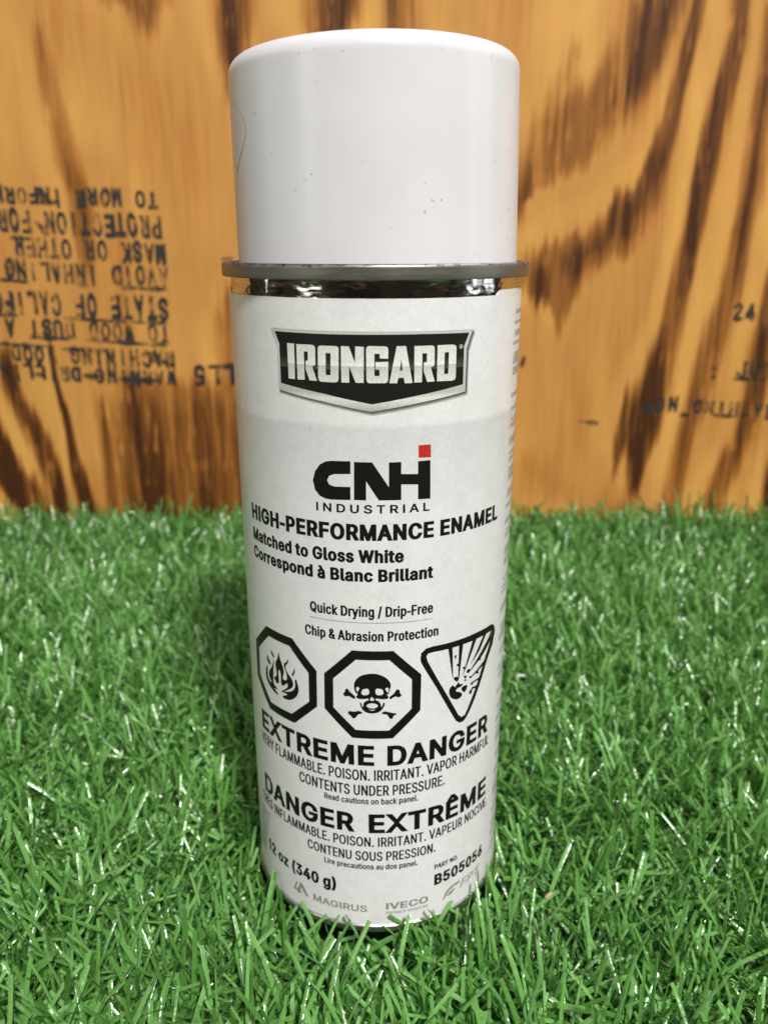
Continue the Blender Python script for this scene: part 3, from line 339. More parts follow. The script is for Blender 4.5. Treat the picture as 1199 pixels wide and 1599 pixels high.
ART = {
 'emblem_letters': [[[-1874,14404,-1700,14401,-1707,13696,-1866,13698]],[[-1650,14395,-1294,14398,-1249,14382,-1226,14348,-1230,14011,-1301,13968,-1202,13693,-1367,13694,-1446,13909,-1446,14076,-1395,14086,-1389,14261,-1481,14260,-1477,13700,-1646,13693]],[[-1172,14332,-1153,14373,-1108,14391,-797,14388,-755,14377,-738,14343,-749,13745,-765,13699,-812,13680,-1098,13680,-1150,13695,-1174,13745],[-1006,14250,-903,14250,-912,13819,-1011,13821]],[[-693,14391,-534,14389,-416,14072,-409,14391,-240,14383,-250,13684,-408,13685,-536,14017,-535,13683,-694,13684]],[[-198,14341,-183,14383,-142,14400,175,14392,217,14377,232,14340,232,14155,67,14160,67,14249,-36,14249,-38,13820,62,13820,62,13947,-17,13951,-16,14091,232,14094,232,13743,213,13694,166,13678,-137,13679,-180,13697,-193,13744]],[[397,14393,581,14393,718,13670,562,13670,541,13778,432,13777,408,13674,255,13677],[493,14141,517,13922,456,13918]],[[749,14389,1103,14388,1152,14375,1170,14333,1173,13995,1095,13958,1183,13681,1024,13676,945,13893,947,14062,1007,14069,1010,14243,914,14241,912,13676,753,13677]],[[1231,14387,1573,14385,1637,14367,1662,14318,1662,13735,1645,13688,1584,13668,1232,13678],[1392,14239,1488,14243,1482,13815,1390,13812]]],
 'flame': [[[-2792,7244,-2739,7189,-2707,7143,-2697,7106,-2704,7088,-2729,7090,-2759,7109,-2794,7144,-2814,7189,-2817,7244]],[[-2987,7055,-2965,7022,-2927,6974,-2875,6912,-2857,6866,-2873,6836,-2905,6835,-2956,6861,-2992,6895,-3013,6936,-3017,6985,-3005,7043]],[[-2020,7053,-2005,7009,-2018,6943,-2060,6854,-2089,6828,-2106,6864,-2096,6905,-2061,6950,-2039,6998,-2031,7049]],[[-2308,7111,-2282,7130,-2261,7149,-2244,7170,-2232,7192,-2223,7215,-2215,7227,-2208,7228,-2201,7219,-2195,7198,-2199,7173,-2213,7142,-2237,7107,-2271,7066,-2293,7027,-2303,6991,-2299,6958,-2283,6927,-2261,6896,-2232,6863,-2198,6829,-2159,6794,-2127,6760,-2103,6727,-2087,6694,-2078,6663,-2074,6634,-2075,6607,-2082,6581,-2093,6558,-2110,6533,-2133,6508,-2161,6483,-2195,6456,-2233,6428,-2276,6400,-2324,6371,-2376,6341,-2418,6319,-2447,6305,-2465,6299,-2470,6302,-2460,6314,-2436,6336,-2397,6366,-2345,6405,-2305,6440,-2275,6470,-2256,6498,-2247,6521,-2245,6542,-2249,6558,-2259,6571,-2275,6579,-2284,6592,-2287,6608,-2283,6628,-2273,6651,-2266,6678,-2263,6709,-2263,6743,-2267,6781,-2275,6817,-2286,6852,-2300,6886,-2318,6918,-2332,6950,-2341,6981,-2346,7011,-2346,7040,-2340,7066,-2327,7090]],[[-2390,6328,-2333,6342,-2280,6357,-2230,6376,-2184,6397,-2142,6420,-2105,6448,-2074,6480,-2049,6516,-2029,6557,-2016,6595,-2010,6628,-2010,6659,-2018,6685,-2021,6711,-2019,6735,-2012,6759,-1999,6781,-1987,6786,-1974,6773,-1960,6743,-1946,6695,-1935,6652,-1926,6614,-1920,6581,-1916,6553,-1917,6522,-1922,6488,-1931,6452,-1945,6414,-1963,6377,-1985,6342,-2012,6309,-2043,6277,-2073,6250,-2104,6225,-2135,6204,-2165,6187,-2197,6172,-2231,6159,-2267,6149,-2305,6141,-2341,6138,-2375,6139,-2408,6145,-2439,6157,-2449,6171,-2437,6189,-2404,6209,-2352,6232,-2315,6252,-2293,6267,-2287,6280,-2295,6289,-2310,6295,-2333,6297,-2363,6295,-2400,6289,-2430,6287,-2452,6287,-2466,6290,-2470,6296,-2459,6305,-2432,6316]],[[-2506,7280,-2502,7238,-2493,7196,-2479,7154,-2461,7111,-2437,7069,-2417,7027,-2399,6986,-2384,6946,-2373,6906,-2368,6865,-2370,6823,-2379,6779,-2395,6734,-2404,6698,-2406,6671,-2402,6653,-2390,6644,-2376,6639,-2361,6637,-2343,6639,-2324,6645,-2307,6652,-2293,6661,-2281,6671,-2271,6684,-2266,6684,-2266,6672,-2270,6647,-2280,6611,-2294,6577,-2312,6548,-2336,6521,-2364,6498,-2391,6482,-2416,6472,-2439,6470,-2460,6474,-2474,6491,-2481,6522,-2481,6566,-2474,6623,-2472,6677,-2475,6729,-2483,6778,-2495,6825,-2508,6851,-2521,6856,-2535,6839,-2549,6802,-2558,6761,-2562,6716,-2561,6668,-2554,6616,-2552,6571,-2554,6533,-2559,6503,-2569,6479,-2582,6462,-2597,6453,-2615,6451,-2636,6456,-2658,6467,-2679,6483,-2701,6505,-2723,6532,-2733,6553,-2732,6571,-2719,6583,-2695,6591,-2674,6604,-2657,6624,-2643,6649,-2632,6681,-2627,6714,-2627,6750,-2633,6788,-2645,6827,-2653,6865,-2658,6900,-2659,6932,-2657,6963,-2649,6994,-2637,7026,-2618,7058,-2595,7092,-2575,7129,-2557,7171,-2543,7217,-2530,7268,-2520,7295,-2512,7299]],[[-2723,7018,-2719,6989,-2719,6955,-2723,6916,-2730,6872,-2741,6823,-2749,6775,-2755,6729,-2757,6683,-2757,6638,-2759,6593,-2763,6546,-2770,6498,-2780,6449,-2774,6407,-2752,6371,-2715,6343,-2664,6320,-2632,6302,-2618,6289,-2623,6281,-2646,6278,-2670,6275,-2695,6275,-2720,6275,-2747,6276,-2752,6270,-2738,6256,-2702,6235,-2648,6205,-2614,6181,-2599,6162,-2604,6150,-2627,6144,-2657,6143,-2694,6149,-2738,6160,-2790,6177,-2842,6198,-2892,6223,-2942,6252,-2990,6286,-3030,6324,-3062,6365,-3085,6410,-3099,6459,-3104,6513,-3099,6572,-3085,6636,-3063,6703,-3043,6748,-3027,6770,-3014,6769,-3004,6746,-2999,6718,-2999,6684,-3004,6645,-3014,6601,-3017,6558,-3013,6517,-3001,6478,-2983,6441,-2961,6411,-2934,6390,-2904,6376,-2870,6370,-2855,6375,-2856,6392,-2875,6421,-2912,6461,-2937,6501,-2952,6540,-2954,6579,-2945,6618,-2927,6660,-2902,6703,-2868,6748,-2827,6795,-2794,6842,-2770,6890,-2753,6938,-2743,6987,-2735,7017,-2728,7027]],[[-2769,6361,-2749,6319,-2702,6295,-2630,6287,-2630,6280,-2704,6275,-2759,6285,-2796,6313,-2805,6340,-2788,6368]],[[-2967,7820,-2049,7809,-1408,7157,-1420,6241,-2073,5600,-2981,5607,-3620,6243,-3604,7200],[-2881,7596,-2144,7591,-1622,7057,-1628,6312,-2156,5820,-2919,5811,-3439,6343,-3419,7072]]],
 'skull': [[[-561,7803,352,7796,996,7140,985,6228,345,5575,-581,5578,-1231,6247,-1219,7141],[-478,7578,264,7576,778,7049,776,6303,261,5788,-499,5793,-1013,6313,-1004,7051]],[[-520,6981,-505,7030,-475,7084,-429,7141,-370,7185,-298,7215,-225,7235,-151,7246,-76,7246,2,7235,79,7207,157,7163,216,7116,256,7068,283,7019,296,6970,297,6919,284,6866,270,6807,254,6743,240,6716,227,6725,218,6725,211,6717,218,6701,239,6679,247,6652,243,6622,204,6605,132,6600,65,6605,3,6620,-35,6617,-49,6597,-32,6577,18,6555,52,6521,71,6477,81,6442,81,6414,86,6403,95,6408,108,6438,123,6492,140,6517,158,6510,162,6483,153,6434,125,6376,80,6309,13,6263,-75,6238,-163,6237,-250,6259,-312,6298,-351,6353,-378,6411,-395,6474,-394,6507,-374,6510,-360,6482,-351,6422,-340,6396,-329,6402,-321,6427,-317,6471,-304,6507,-282,6535,-250,6558,-208,6573,-194,6592,-207,6613,-241,6616,-297,6599,-361,6596,-434,6605,-472,6624,-477,6653,-469,6678,-450,6698,-445,6714,-454,6728,-465,6734,-476,6733,-492,6759,-510,6811,-522,6867,-526,6926],[-470,6890,-448,6903,-426,6897,-403,6874,-403,6849,-424,6821,-440,6792,-450,6761,-461,6780,-474,6850],[179,6871,207,6891,230,6891,248,6872,251,6833,240,6774,228,6758,214,6786,197,6815,176,6846],[-345,6819,-324,6844,-282,6861,-220,6870,-186,6833,-181,6752,-222,6708,-309,6699,-354,6722,-355,6778],[-20,6872,33,6871,76,6862,112,6844,131,6803,133,6739,91,6706,3,6704,-42,6745,-45,6830],[-106,6654,-71,6592,-86,6562,-152,6563,-170,6594,-139,6655],[-243,6444,-221,6471,-188,6489,-141,6499,-96,6500,-51,6491,-15,6474,10,6447,10,6421,-16,6395,-51,6377,-96,6368,-142,6368,-188,6375,-222,6392,-243,6417],[-194,6339,-144,6329,-95,6331,-47,6345,-47,6338,-95,6311,-144,6309,-194,6332]],[[-766,6713,-744,6738,-731,6767,-727,6800,-713,6823,-688,6837,-663,6824,-637,6783,-592,6736,-527,6682,-496,6640,-498,6609,-509,6594,-529,6593,-567,6610,-626,6644,-670,6653,-700,6635,-727,6634,-753,6651,-769,6669,-774,6690]],[[295,6678,354,6723,391,6765,406,6804,425,6827,449,6834,472,6826,493,6805,503,6779,501,6750,511,6724,533,6700,539,6676,529,6652,506,6637,470,6630,440,6637,416,6658,377,6649,324,6610,290,6595,273,6603,265,6620,265,6644]],[[-669,6241,-643,6263,-604,6270,-550,6262,-498,6269,-449,6289,-401,6288,-352,6266,-338,6247,-357,6230,-387,6215,-426,6201,-459,6171,-487,6124,-515,6096,-541,6087,-565,6097,-587,6126,-611,6151,-638,6174,-659,6196,-674,6219]],[[101,6258,130,6281,166,6289,209,6279,255,6266,304,6250,354,6237,408,6227,431,6212,423,6190,404,6176,373,6170,356,6152,353,6122,338,6099,312,6084,286,6091,260,6121,240,6154,228,6190,200,6209,156,6211,122,6221,98,6238]]],
 'burst': [[[968,7531,985,7668,1098,7767,1273,7790,1664,7784,2124,7784,2581,7784,3086,7769,3209,7744,3305,7659,3353,7501,3258,7224,3004,6886,2757,6414,2530,6015,2370,5779,2266,5648,2163,5580,2049,5592,1935,5688,1714,6083,1376,6720,1068,7274,989,7428],[1111,7567,1149,7629,1276,7644,1668,7633,2081,7630,2446,7617,2811,7617,3181,7594,3195,7441,3087,7275,2920,7028,2798,6803,2600,6395,2412,6065,2259,5803,2209,5736,2107,5722,2003,5825,1729,6332,1370,6988,1142,7441]],[[1657,7666,1778,7654,1819,6836,1800,6873]],[[1965,7661,2090,7653,2000,6830,1965,6686]],[[2403,7652,2539,7645,2183,6955,2085,6792]],[[2802,7641,2929,7633,2677,7294,2334,6995]],[[3161,7586,3166,7390,2795,7101,2294,6822,2371,6909]],[[2946,6975,2880,6843,2432,6675,2376,6693]],[[2741,6561,2680,6501,2504,6503,2416,6449,2357,6514,2459,6542]],[[2616,6378,2598,6310,2449,6346,2430,6272,2385,6333,2424,6392]],[[1897,7406,1896,7343,1876,7330,1839,7367,1839,7398,1878,7425]],[[1897,7144,1919,7170,1944,7182,1973,7179,1982,7162,1973,7131,1947,7120,1906,7127]],[[2098,7022,2119,7041,2142,7040,2168,7019,2172,6997,2154,6975,2131,6977,2102,7001]],[[2224,6903,2250,6922,2282,6927,2323,6918,2342,6893,2340,6853,2321,6829,2285,6821,2253,6836,2226,6874]],[[2731,7037,2707,7005,2672,7001,2625,7025,2615,7047,2640,7067,2674,7072,2720,7059]],[[2663,6718,2655,6685,2633,6673,2596,6681,2570,6703,2556,6739,2578,6751,2637,6740]],[[1838,6849,1876,6862,1912,6860,1948,6843,1968,6809,1973,6757,1956,6730,1918,6728,1879,6757,1839,6814]],[[2137,6793,2172,6798,2202,6788,2227,6761,2228,6737,2205,6716,2175,6726,2138,6769]],[[2163,6697,2192,6699,2213,6687,2225,6659,2215,6646,2186,6646,2165,6659,2154,6684]],[[2318,6709,2341,6724,2368,6719,2401,6693,2406,6671,2382,6650,2354,6656,2323,6686]],[[2340,6316,2369,6342,2397,6333,2425,6290,2430,6258,2413,6236,2388,6231,2357,6243,2338,6263,2330,6289]],[[1946,6660,1962,6694,1985,6686,2013,6637,2056,6612,2113,6610,2125,6594,2091,6565,2043,6547,1983,6540,1934,6555,1895,6592,1891,6618,1922,6634]],[[2093,6523,2147,6537,2203,6535,2258,6518,2274,6484,2250,6435,2224,6396,2197,6366,2163,6366,2124,6397,2095,6439,2075,6490]],[[1718,6526,1720,6572,1732,6608,1753,6633,1781,6650,1815,6661,1842,6647,1861,6610,1899,6579,1954,6556,1962,6535,1922,6517,1910,6493,1925,6465,1956,6444,2005,6430,2050,6402,2091,6361,2105,6324,2092,6292,2060,6268,2012,6251,1960,6250,1906,6266,1855,6291,1805,6326,1768,6364,1745,6405,1729,6444,1721,6483]]],
 'logo': [[[-534,12087,-924,12076,-1066,12051,-1191,11979,-1305,11824,-1361,11627,-1317,11424,-1210,11305,-1086,11255,-942,11247,-545,11263,-541,11542,-884,11532,-993,11565,-1039,11654,-989,11756,-878,11800,-538,11819]],[[-460,12075,-92,12072,250,11545,250,12068,501,12070,503,11817,858,11796,854,12066,1122,12070,1137,11242,865,11253,861,11575,504,11597,506,11261,42,11265,-217,11675,-220,11263,-470,11266]]],
 'logo_dot': [[[860,12402,1126,12398,1131,12130,864,12141]]],
 'grey': [[[-2353,637,-2243,904,-2179,931,-2272,702,-2196,719,-2226,638]],[[-2108,963,-2014,912,-1847,629,-1929,611,-2072,808,-2124,685,-2066,683,-2098,608,-2236,588]],[[1704,604,1750,713,1813,797,1896,856,2017,894,2184,907,2260,888,2239,845,2172,825,2063,824,1966,801,1882,756,1813,686,1760,592,1720,546,1694,548]],[[1921,715,2027,759,2078,763,2070,730,2036,691,1976,645,1903,624,1818,629,1799,646,1845,677]]],
 'emblem_rim': [[[-2307,14686,-1110,14679,-90,14674,916,14669,2073,14662,1989,14472,1920,14274,1914,13422,870,13266,-112,13105,-1079,13286,-2135,13451,-2147,14341,-2221,14514]]],
 'emblem_field': [[[-2195,14621,-1112,14614,-91,14614,917,14614,1973,14596,1850,14335,1848,13575,868,13421,-92,13259,-1075,13447,-2075,13592,-2078,14381]]],
}

FONT = {st: {ch: (v[0]/1000, [[(c[i]/1000, c[i+1]/1000) for i in range(0, len(c), 2)] for c in v[1:]])
             for ch, v in gl.items()} for st, gl in FONT_DATA.items()}
def art(key):
    return [[[(c[i]/100, c[i+1]/100) for i in range(0, len(c), 2)] for c in sh] for sh in ART[key]]
def area2(c): return sum(c[i-1][0]*c[i][1]-c[i][0]*c[i-1][1] for i in range(len(c)))
def inside(p, c):
    x, y = p; r = False
    for i in range(len(c)):
        (x0, y0), (x1, y1) = c[i-1], c[i]
        if (y0 > y) != (y1 > y) and x < x0+(y-y0)/(y1-y0)*(x1-x0): r = not r
    return r
def text(body, style, s0, s1, zb, cap, track=0.0, slant=0.0, mono=None):
    """flat shapes of a line of print, its ink spanning s0..s1 (mm), baseline zb, capital height cap"""
    x = 0; shapes = []
    for ch in body:
        adv, cs = FONT[style][ch]
        if cs:
            outs = [c for c in cs if area2(c) > 0]; holes = [c for c in cs if area2(c) <= 0]
            if not outs or max(cs, key=lambda c: abs(area2(c))) in holes: outs, holes = holes, outs
            for o in outs:
                hs = [h for h in holes if inside(h[0], o)]
                shapes.append([[(px+x+slant*py, py) for px, py in c] for c in [o]+hs])
        x += adv+track
    xs = [p[0] for sh in shapes for p in sh[0]]
    a, b = min(xs), max(xs); k = (s1-s0)/(b-a)
    return [[[(s0+(px-a)*k, zb+py*cap) for px, py in c] for c in sh] for sh in shapes]
def flat_mesh(shapes, step=None, layer=0.0):
    bm = bmesh.new()
    for n, sh in enumerate(shapes):
        tri = tessellate_polygon([[Vector((x, y, 0)) for x, y in c] for c in sh])
        pts = [p for c in sh for p in c]
        vs = [bm.verts.new((x, y, layer*n)) for x, y in pts]
        for t in tri:
            try: f = bm.faces.new([vs[i] for i in t])
            except ValueError: continue
    if step:
        xs = [v.co.x for v in bm.verts]
        x = math.ceil(min(xs)/step)*step
        while x < max(xs):
            bmesh.ops.bisect_plane(bm, geom=bm.verts[:]+bm.edges[:]+bm.faces[:], plane_co=(x, 0, 0), plane_no=(1, 0, 0), dist=1e-5)
            x += step
    return bm
def on_label(name, shapes, m, parent, R=33.03, layer=0.0):
    bm = flat_mesh(shapes, 1.2, layer)
    for v in bm.verts:
        a = v.co.x/33.0; r = R+v.co.z
        z = v.co.y
        v.co = Vector((r*math.sin(a)*MM, -r*math.cos(a)*MM, z*MM))
    bm.normal_update()
    for f in bm.faces:
        c = f.calc_center_median()
        if f.normal.x*c.x+f.normal.y*c.y < 0: f.normal_flip()
        f.smooth = True
    me = bpy.data.meshes.new(name); bm.to_mesh(me); bm.free(); me.materials.append(m)
    return link(name, me, parent)

# ------------------------------------------------------------------ ground under the turf
def simple_plane(name, x0, x1, y0, y1, z):
    me = bpy.data.meshes.new(name)
    me.from_pydata([(x0*MM, y0*MM, z*MM), (x1*MM, y0*MM, z*MM), (x1*MM, y1*MM, z*MM), (x0*MM, y1*MM, z*MM)], [], [(0, 1, 2, 3)])
    return me
TURF0 = -19.8
me = simple_plane('ground', -900, 900, -620, 330, TURF0)
m, t, b = mat('turf_backing')
n1 = noise(t, 900, 2, .6, objco(t))
r_ = ramp(t, n1.outputs[0], [(.3, (.025, .075, .018)), (.7, (.06, .16, .04))])
t.links.new(r_.outputs[0], b.inputs['Base Color']); b.inputs['Roughness'].default_value = .8
me.materials.append(m)
ground = tag(link('ground', me), 'dark green backing under the artificial turf', 'ground', kind='structure')

# ------------------------------------------------------------------ plywood board
WY = 295.0
def px_wall(x, y):
    d = fw+r2*((x-599.5)/1264.98)-u2*((y-799.5)/1264.98)
    k = (WY-CAM_Y)/d.y
    return (d.x*k, CAM_Z+d.z*k)
BANDS = [
 # points (x, y, half width) in photograph coordinates, strength, softness
 ([(57,63,9),(68,105,11),(79,158,12),(92,206,12),(108,263,13),(124,301,12),(130,358,10),(136,400,7)], .40, 1.3),
 ([(215,-20,40),(218,8,30),(222,22,16)], .42, 1.6),
 ([(362,-30,20),(364,30,19),(366,80,15),(368,120,10)], .66, 1.2),
 ([(520,-20,30),(516,30,26),(512,60,18)], .8, 1.2),
 ([(-50,640,34),(-12,692,24),(4,726,28),(22,752,34),(44,780,26),(58,805,18),(66,830,12)], 1.0, .62),
 ([(8,560,8),(18,600,12),(30,630,13),(45,660,14),(64,695,15),(78,735,14),(92,775,12),(102,810,10)], .86, .9),
 ([(80,560,2.5),(88,595,3),(98,625,4),(106,655,5),(112,690,5),(117,720,6),(125,755,8),(136,795,9),(142,825,9)], .88, .8),
 ([(155,635,5),(163,680,7),(170,720,6),(178,780,9),(186,830,10)], .42, 1.2),
 ([(196,600,8),(206,660,16),(214,720,18),(222,790,22),(226,830,22)], .34, .8),
 ([(232,640,14),(240,690,20),(248,750,24),(250,830,24)], .38, .8),
 ([(275,655,22),(282,700,26),(286,760,26),(288,830,24)], .34, .9),
 ([(330,645,26),(335,690,28),(335,740,26),(335,820,26)], .26, 1.0),
 ([(374,640,24),(380,740,24),(385,820,24)], .2, 1.1),
 ([(270,612,80),(278,650,92),(284,700,94),(290,760,92),(294,830,90)], .46, .45),
 ([(352,470,8),(350,500,13),(352,545,12),(356,590,9)], .40, 1.1),
 # right side
 ([(1030,-30,34),(1027,0,34),(1014,50,35),(988,100,40),(955,140,44),(920,180,50),(893,215,48),(868,250,44),(846,276,34),(820,300,24),(800,318,12)], .46, .8),
 ([(1036,-30,20),(1032,0,19),(1022,50,19),(1008,90,18),(990,125,15),(965,160,12)], .36, 1.1),
 ([(893,90,10),(880,120,14),(866,150,14),(850,190,16)], .25, 1.3),
 ([(1094,-30,8),(1093,0,8),(1083,50,9),(1066,110,9),(1056,156,9),(1046,196,10),(1032,240,12),(1014,280,19),(985,322,32),(955,360,42),(905,395,58),(872,420,44),(862,450,36),(872,480,15),(874,500,5)], .56, .75),
 ([(1032,245,8),(1010,285,13),(985,322,19),(960,355,20),(930,382,16),(895,402,12)], .50, 1.0),
 ([(832,430,14),(836,455,12)], .40, 1.1),
 ([(1160,-30,13),(1158,0,13),(1153,50,12),(1140,100,13),(1128,145,13),(1120,180,12),(1110,215,12),(1100,260,13),(1092,300,13),(1083,350,13),(1072,400,12),(1061,450,12),(1052,500,13),(1040,545,16),(1027,590,20),(1013,630,24),(1003,662,25),(998,690,21),(995,720,13),(990,750,8)], .80, .8),
 ([(980,625,3),(974,655,5),(967,690,5),(962,725,5)], .62, .9),
 ([(1206,20,10),(1203,70,12),(1199,120,13),(1194,160,13),(1187,205,13),(1180,250,15),(1172,300,15),(1160,350,13),(1152,410,14),(1138,460,15),(1121,505,17),(1106,555,17),(1093,605,16),(1080,650,14),(1068,692,12),(1058,732,12),(1048,780,11),(1042,825,11)], .60, .9),
 ([(1206,440,10),(1197,482,11),(1190,535,13),(1180,590,13),(1170,640,13),(1160,685,13),(1141,720,15),(1122,757,15),(1111,795,13),(1104,830,12)], .60, .9),
 ([(1230,640,8),(1212,720,10),(1200,775,9),(1194,830,9)], .80, .9),
 ([(830,730,40),(880,770,60),(960,800,60)], .16, 1.8),
 # beyond the frame
 ([(-60,-60,14),(-50,200,16),(-40,420,14)], .5, 1.0),
 ([(1260,-60,14),(1255,300,14),(1235,600,14),(1225,830,12)], .8, .9),
 ([(1330,-60,18),(1310,300,18),(1300,600,16),(1290,830,12)], .8, .9),
 ([(620,-60,20),(640,200,22),(600,400,24),(560,700,30)], .5, 1.0),
]
GX0, GX1, GZ0, GZ1, GD = -330.0, 330.0, -18.0, 330.0, 1.0
xs_ = np.concatenate([np.arange(-750, GX0-1, 6.0), np.arange(GX0, GX1+.01, GD), np.arange(GX1+6, 751, 6.0)]); zs_ = np.arange(GZ0, GZ1+.01, GD)
def n1d(x, scale, seed):
    r = np.random.default_rng(seed).uniform(-1, 1, 4000)
    q = x/scale+1500; i = np.floor(q).astype(int); f = q-i; f = f*f*(3-2*f)
    return r[i % 4000]*(1-f)+r[(i+1) % 4000]*f
def n2d(x, y, sx_, sy_, seed):
    r = np.random.default_rng(seed).uniform(-1, 1, (512, 512))
    u = x/sx_+200; v = y/sy_+200
    i = np.floor(u).astype(int); j = np.floor(v).astype(int); a = u-i; b = v-j
    a = a*a*(3-2*a); b = b*b*(3-2*b); i0 = i % 512; i1 = (i+1) % 512; j0 = j % 512; j1 = (j+1) % 512
    return (r[i0, j0]*(1-a)+r[i1, j0]*a)*(1-b)+(r[i0, j1]*(1-a)+r[i1, j1]*a)*b
X, Z = np.meshgrid(xs_, zs_)
fib = n2d(X, Z, 1.7, 45, 3)*3.6+n2d(X, Z, 3.6, 60, 4)*3.2+n2d(X, Z, 1.0, 16, 5)*2.2
Zw = Z+fib
Xw = X+n2d(X, Z, 9, 26, 6)*1.3
g = np.zeros_like(X); lightrim = np.zeros_like(X)
for pts, st, soft in BANDS:
    q = []
    for x, y, w in pts:
        a, z = px_wall(x, y); q.append((a, z, w*.385*1.16+.5))
    q.sort(key=lambda p: p[1]); q = np.array(q)
    zz = np.clip(Zw, q[0, 1], q[-1, 1])
    cx = np.interp(zz, q[:, 1], q[:, 0]); w = np.interp(zz, q[:, 1], q[:, 2])
    over = np.maximum(Zw-q[-1, 1], q[0, 1]-Zw).clip(0)
    d = np.abs(Xw-cx)/w
    prof = np.exp(-(d**(3.2/soft))*.9)*np.exp(-(over/9)**2)
    g = 1-(1-g)*(1-st*prof)
    lightrim = np.maximum(lightrim, st*np.exp(-((Xw-cx+w*1.9)/(w*.8+1.2))**2)*np.exp(-(over/9)**2))
streak = n2d(X, Z, 2.4, 60, 11)*.7+n2d(X, Z, 1.3, 22, 12)*.5+n2d(X, Z, 7, 90, 13)*.6
fleck = np.clip(n2d(X, Z, 1.5, 11, 17)*1.1+.25*n2d(X, Z, 5, 30, 18)-.42, 0, 1)
g = g*1.12
g = np.clip(g*(1+.34*streak)*(1-.75*fleck)+.13*np.clip(n2d(X, Z, 26, 70, 14), -.3, 1)+.085*streak, 0, 1)
lightrim = np.clip((lightrim+.8*np.clip(n2d(X, Z, 22, 46, 15)+.25*streak+.1, 0, 1))*(1-g)**3, 0, 1)
nx, nz = len(xs_), len(zs_)
me = bpy.data.meshes.new('face_veneer')
co = np.stack([X, np.full_like(X, WY), Z], -1).reshape(-1, 3)*MM
idx = np.arange(nx*nz).reshape(nz, nx)
fc = np.stack([idx[:-1, :-1], idx[:-1, 1:], idx[1:, 1:], idx[1:, :-1]], -1).reshape(-1, 4)
me.from_pydata(co.tolist(), [], fc.tolist())
for nm, arr in (('grain', g), ('early', lightrim)):
    at = me.attributes.new(nm, 'FLOAT', 'POINT'); at.data.foreach_set('value', arr.reshape(-1).astype(np.float32))
m, t, b = mat('plywood_veneer')
ga = node(t, 'ShaderNodeAttribute', attribute_name='grain'); ea = node(t, 'ShaderNodeAttribute', attribute_name='early')
oc = objco(t)
nf = noise(t, 1.0, 4, .65, oc, (900, 900, 28)); nb = noise(t, 1.0, 3, .6, oc, (60, 60, 14))
gg = math_(t, 'ADD', ga.outputs['Fac'], math_(t, 'MULTIPLY', math_(t, 'SUBTRACT', nf.outputs[0], .5), .42))
col = ramp(t, gg, [(0.0, (.47, .225, .057)), (.18, (.39, .162, .035)), (.42, (.250, .094, .017)), (.66, (.145, .051, .009)), (.9, (.062, .020, .0045)), (1.0, (.046, .015, .0035))])
light = mixc(t, math_(t, 'MULTIPLY', ea.outputs['Fac'], .6), col.outputs[0], (.60, .33, .082))
tone = ramp(t, nb.outputs[0], [(.3, (.90, .88, .88)), (.7, (1.06, 1.06, 1.04))])
fin = mixc(t, 1.0, light, tone.outputs[0], 'MULTIPLY')
t.links.new(fin, b.inputs['Base Color']); b.inputs['Roughness'].default_value = .6; b.inputs['Specular IOR Level'].default_value = .2
bp = node(t, 'ShaderNodeBump'); bp.inputs['Strength'].default_value = .25; bp.inputs['Distance'].default_value = .0004
t.links.new(nf.outputs[0], bp.inputs['Height']); t.links.new(bp.outputs[0], b.inputs['Normal'])
me.materials.append(m)
board = bpy.data.objects.new('plywood_board', None); S.collection.objects.link(board)
tag(board, 'upright plywood board with dark streaked grain and black ink stamps behind the can', 'plywood')
veneer = link('face_veneer', me, board)
bm = bmesh.new(); bmesh.ops.create_cube(bm, size=1)
for v in bm.verts:
    v.co = Vector((v.co.x*1498*MM, (WY+.4+9+v.co.y*18)*MM, (156+v.co.z*348)*MM))
mc = bpy.data.meshes.new('core_plies'); bm.to_mesh(mc); bm.free()
m2, t2, b2 = mat('plywood_core')
nn = noise(t2, 1.0, 3, .6, objco(t2), (30, 900, 30))
t2.links.new(ramp(t2, nn.outputs[0], [(.35, (.30, .17, .07)), (.65, (.48, .30, .14))]).outputs[0], b2.inputs['Base Color'])
b2.inputs['Roughness'].default_value = .7; mc.materials.append(m2)
link('core_plies', mc, board)

# black ink stamps, printed upside down on the board
mi, ti, bi = mat('stamp_ink')
oi = objco(ti)
ni = noise(ti, 1.0, 3, .7, oi, (420, 420, 160)); nk = noise(ti, 90, 3, .6, oi)
hold = math_(ti, 'ADD', math_(ti, 'MULTIPLY', ni.outputs[0], .60), math_(ti, 'MULTIPLY', nk.outputs[0], .85))
ra = ramp(ti, hold, [(.60, (.14, .14, .14)), (.80, (.98, .98, .98))])
bi.inputs['Base Color'].default_value = (.018, .016, .015, 1); bi.inputs['Roughness'].default_value = .6
ti.links.new(ra.outputs[0], bi.inputs['Alpha'])
def ink_part(name, shapes):
    bm = flat_mesh(shapes, None, .004)
    for v in bm.verts: v.co = Vector((v.co.x*MM, (WY-.06-v.co.z)*MM, v.co.y*MM))
    me = bpy.data.meshes.new(name); bm.to_mesh(me); bm.free(); me.materials.append(mi)
    return link(name, me, board)
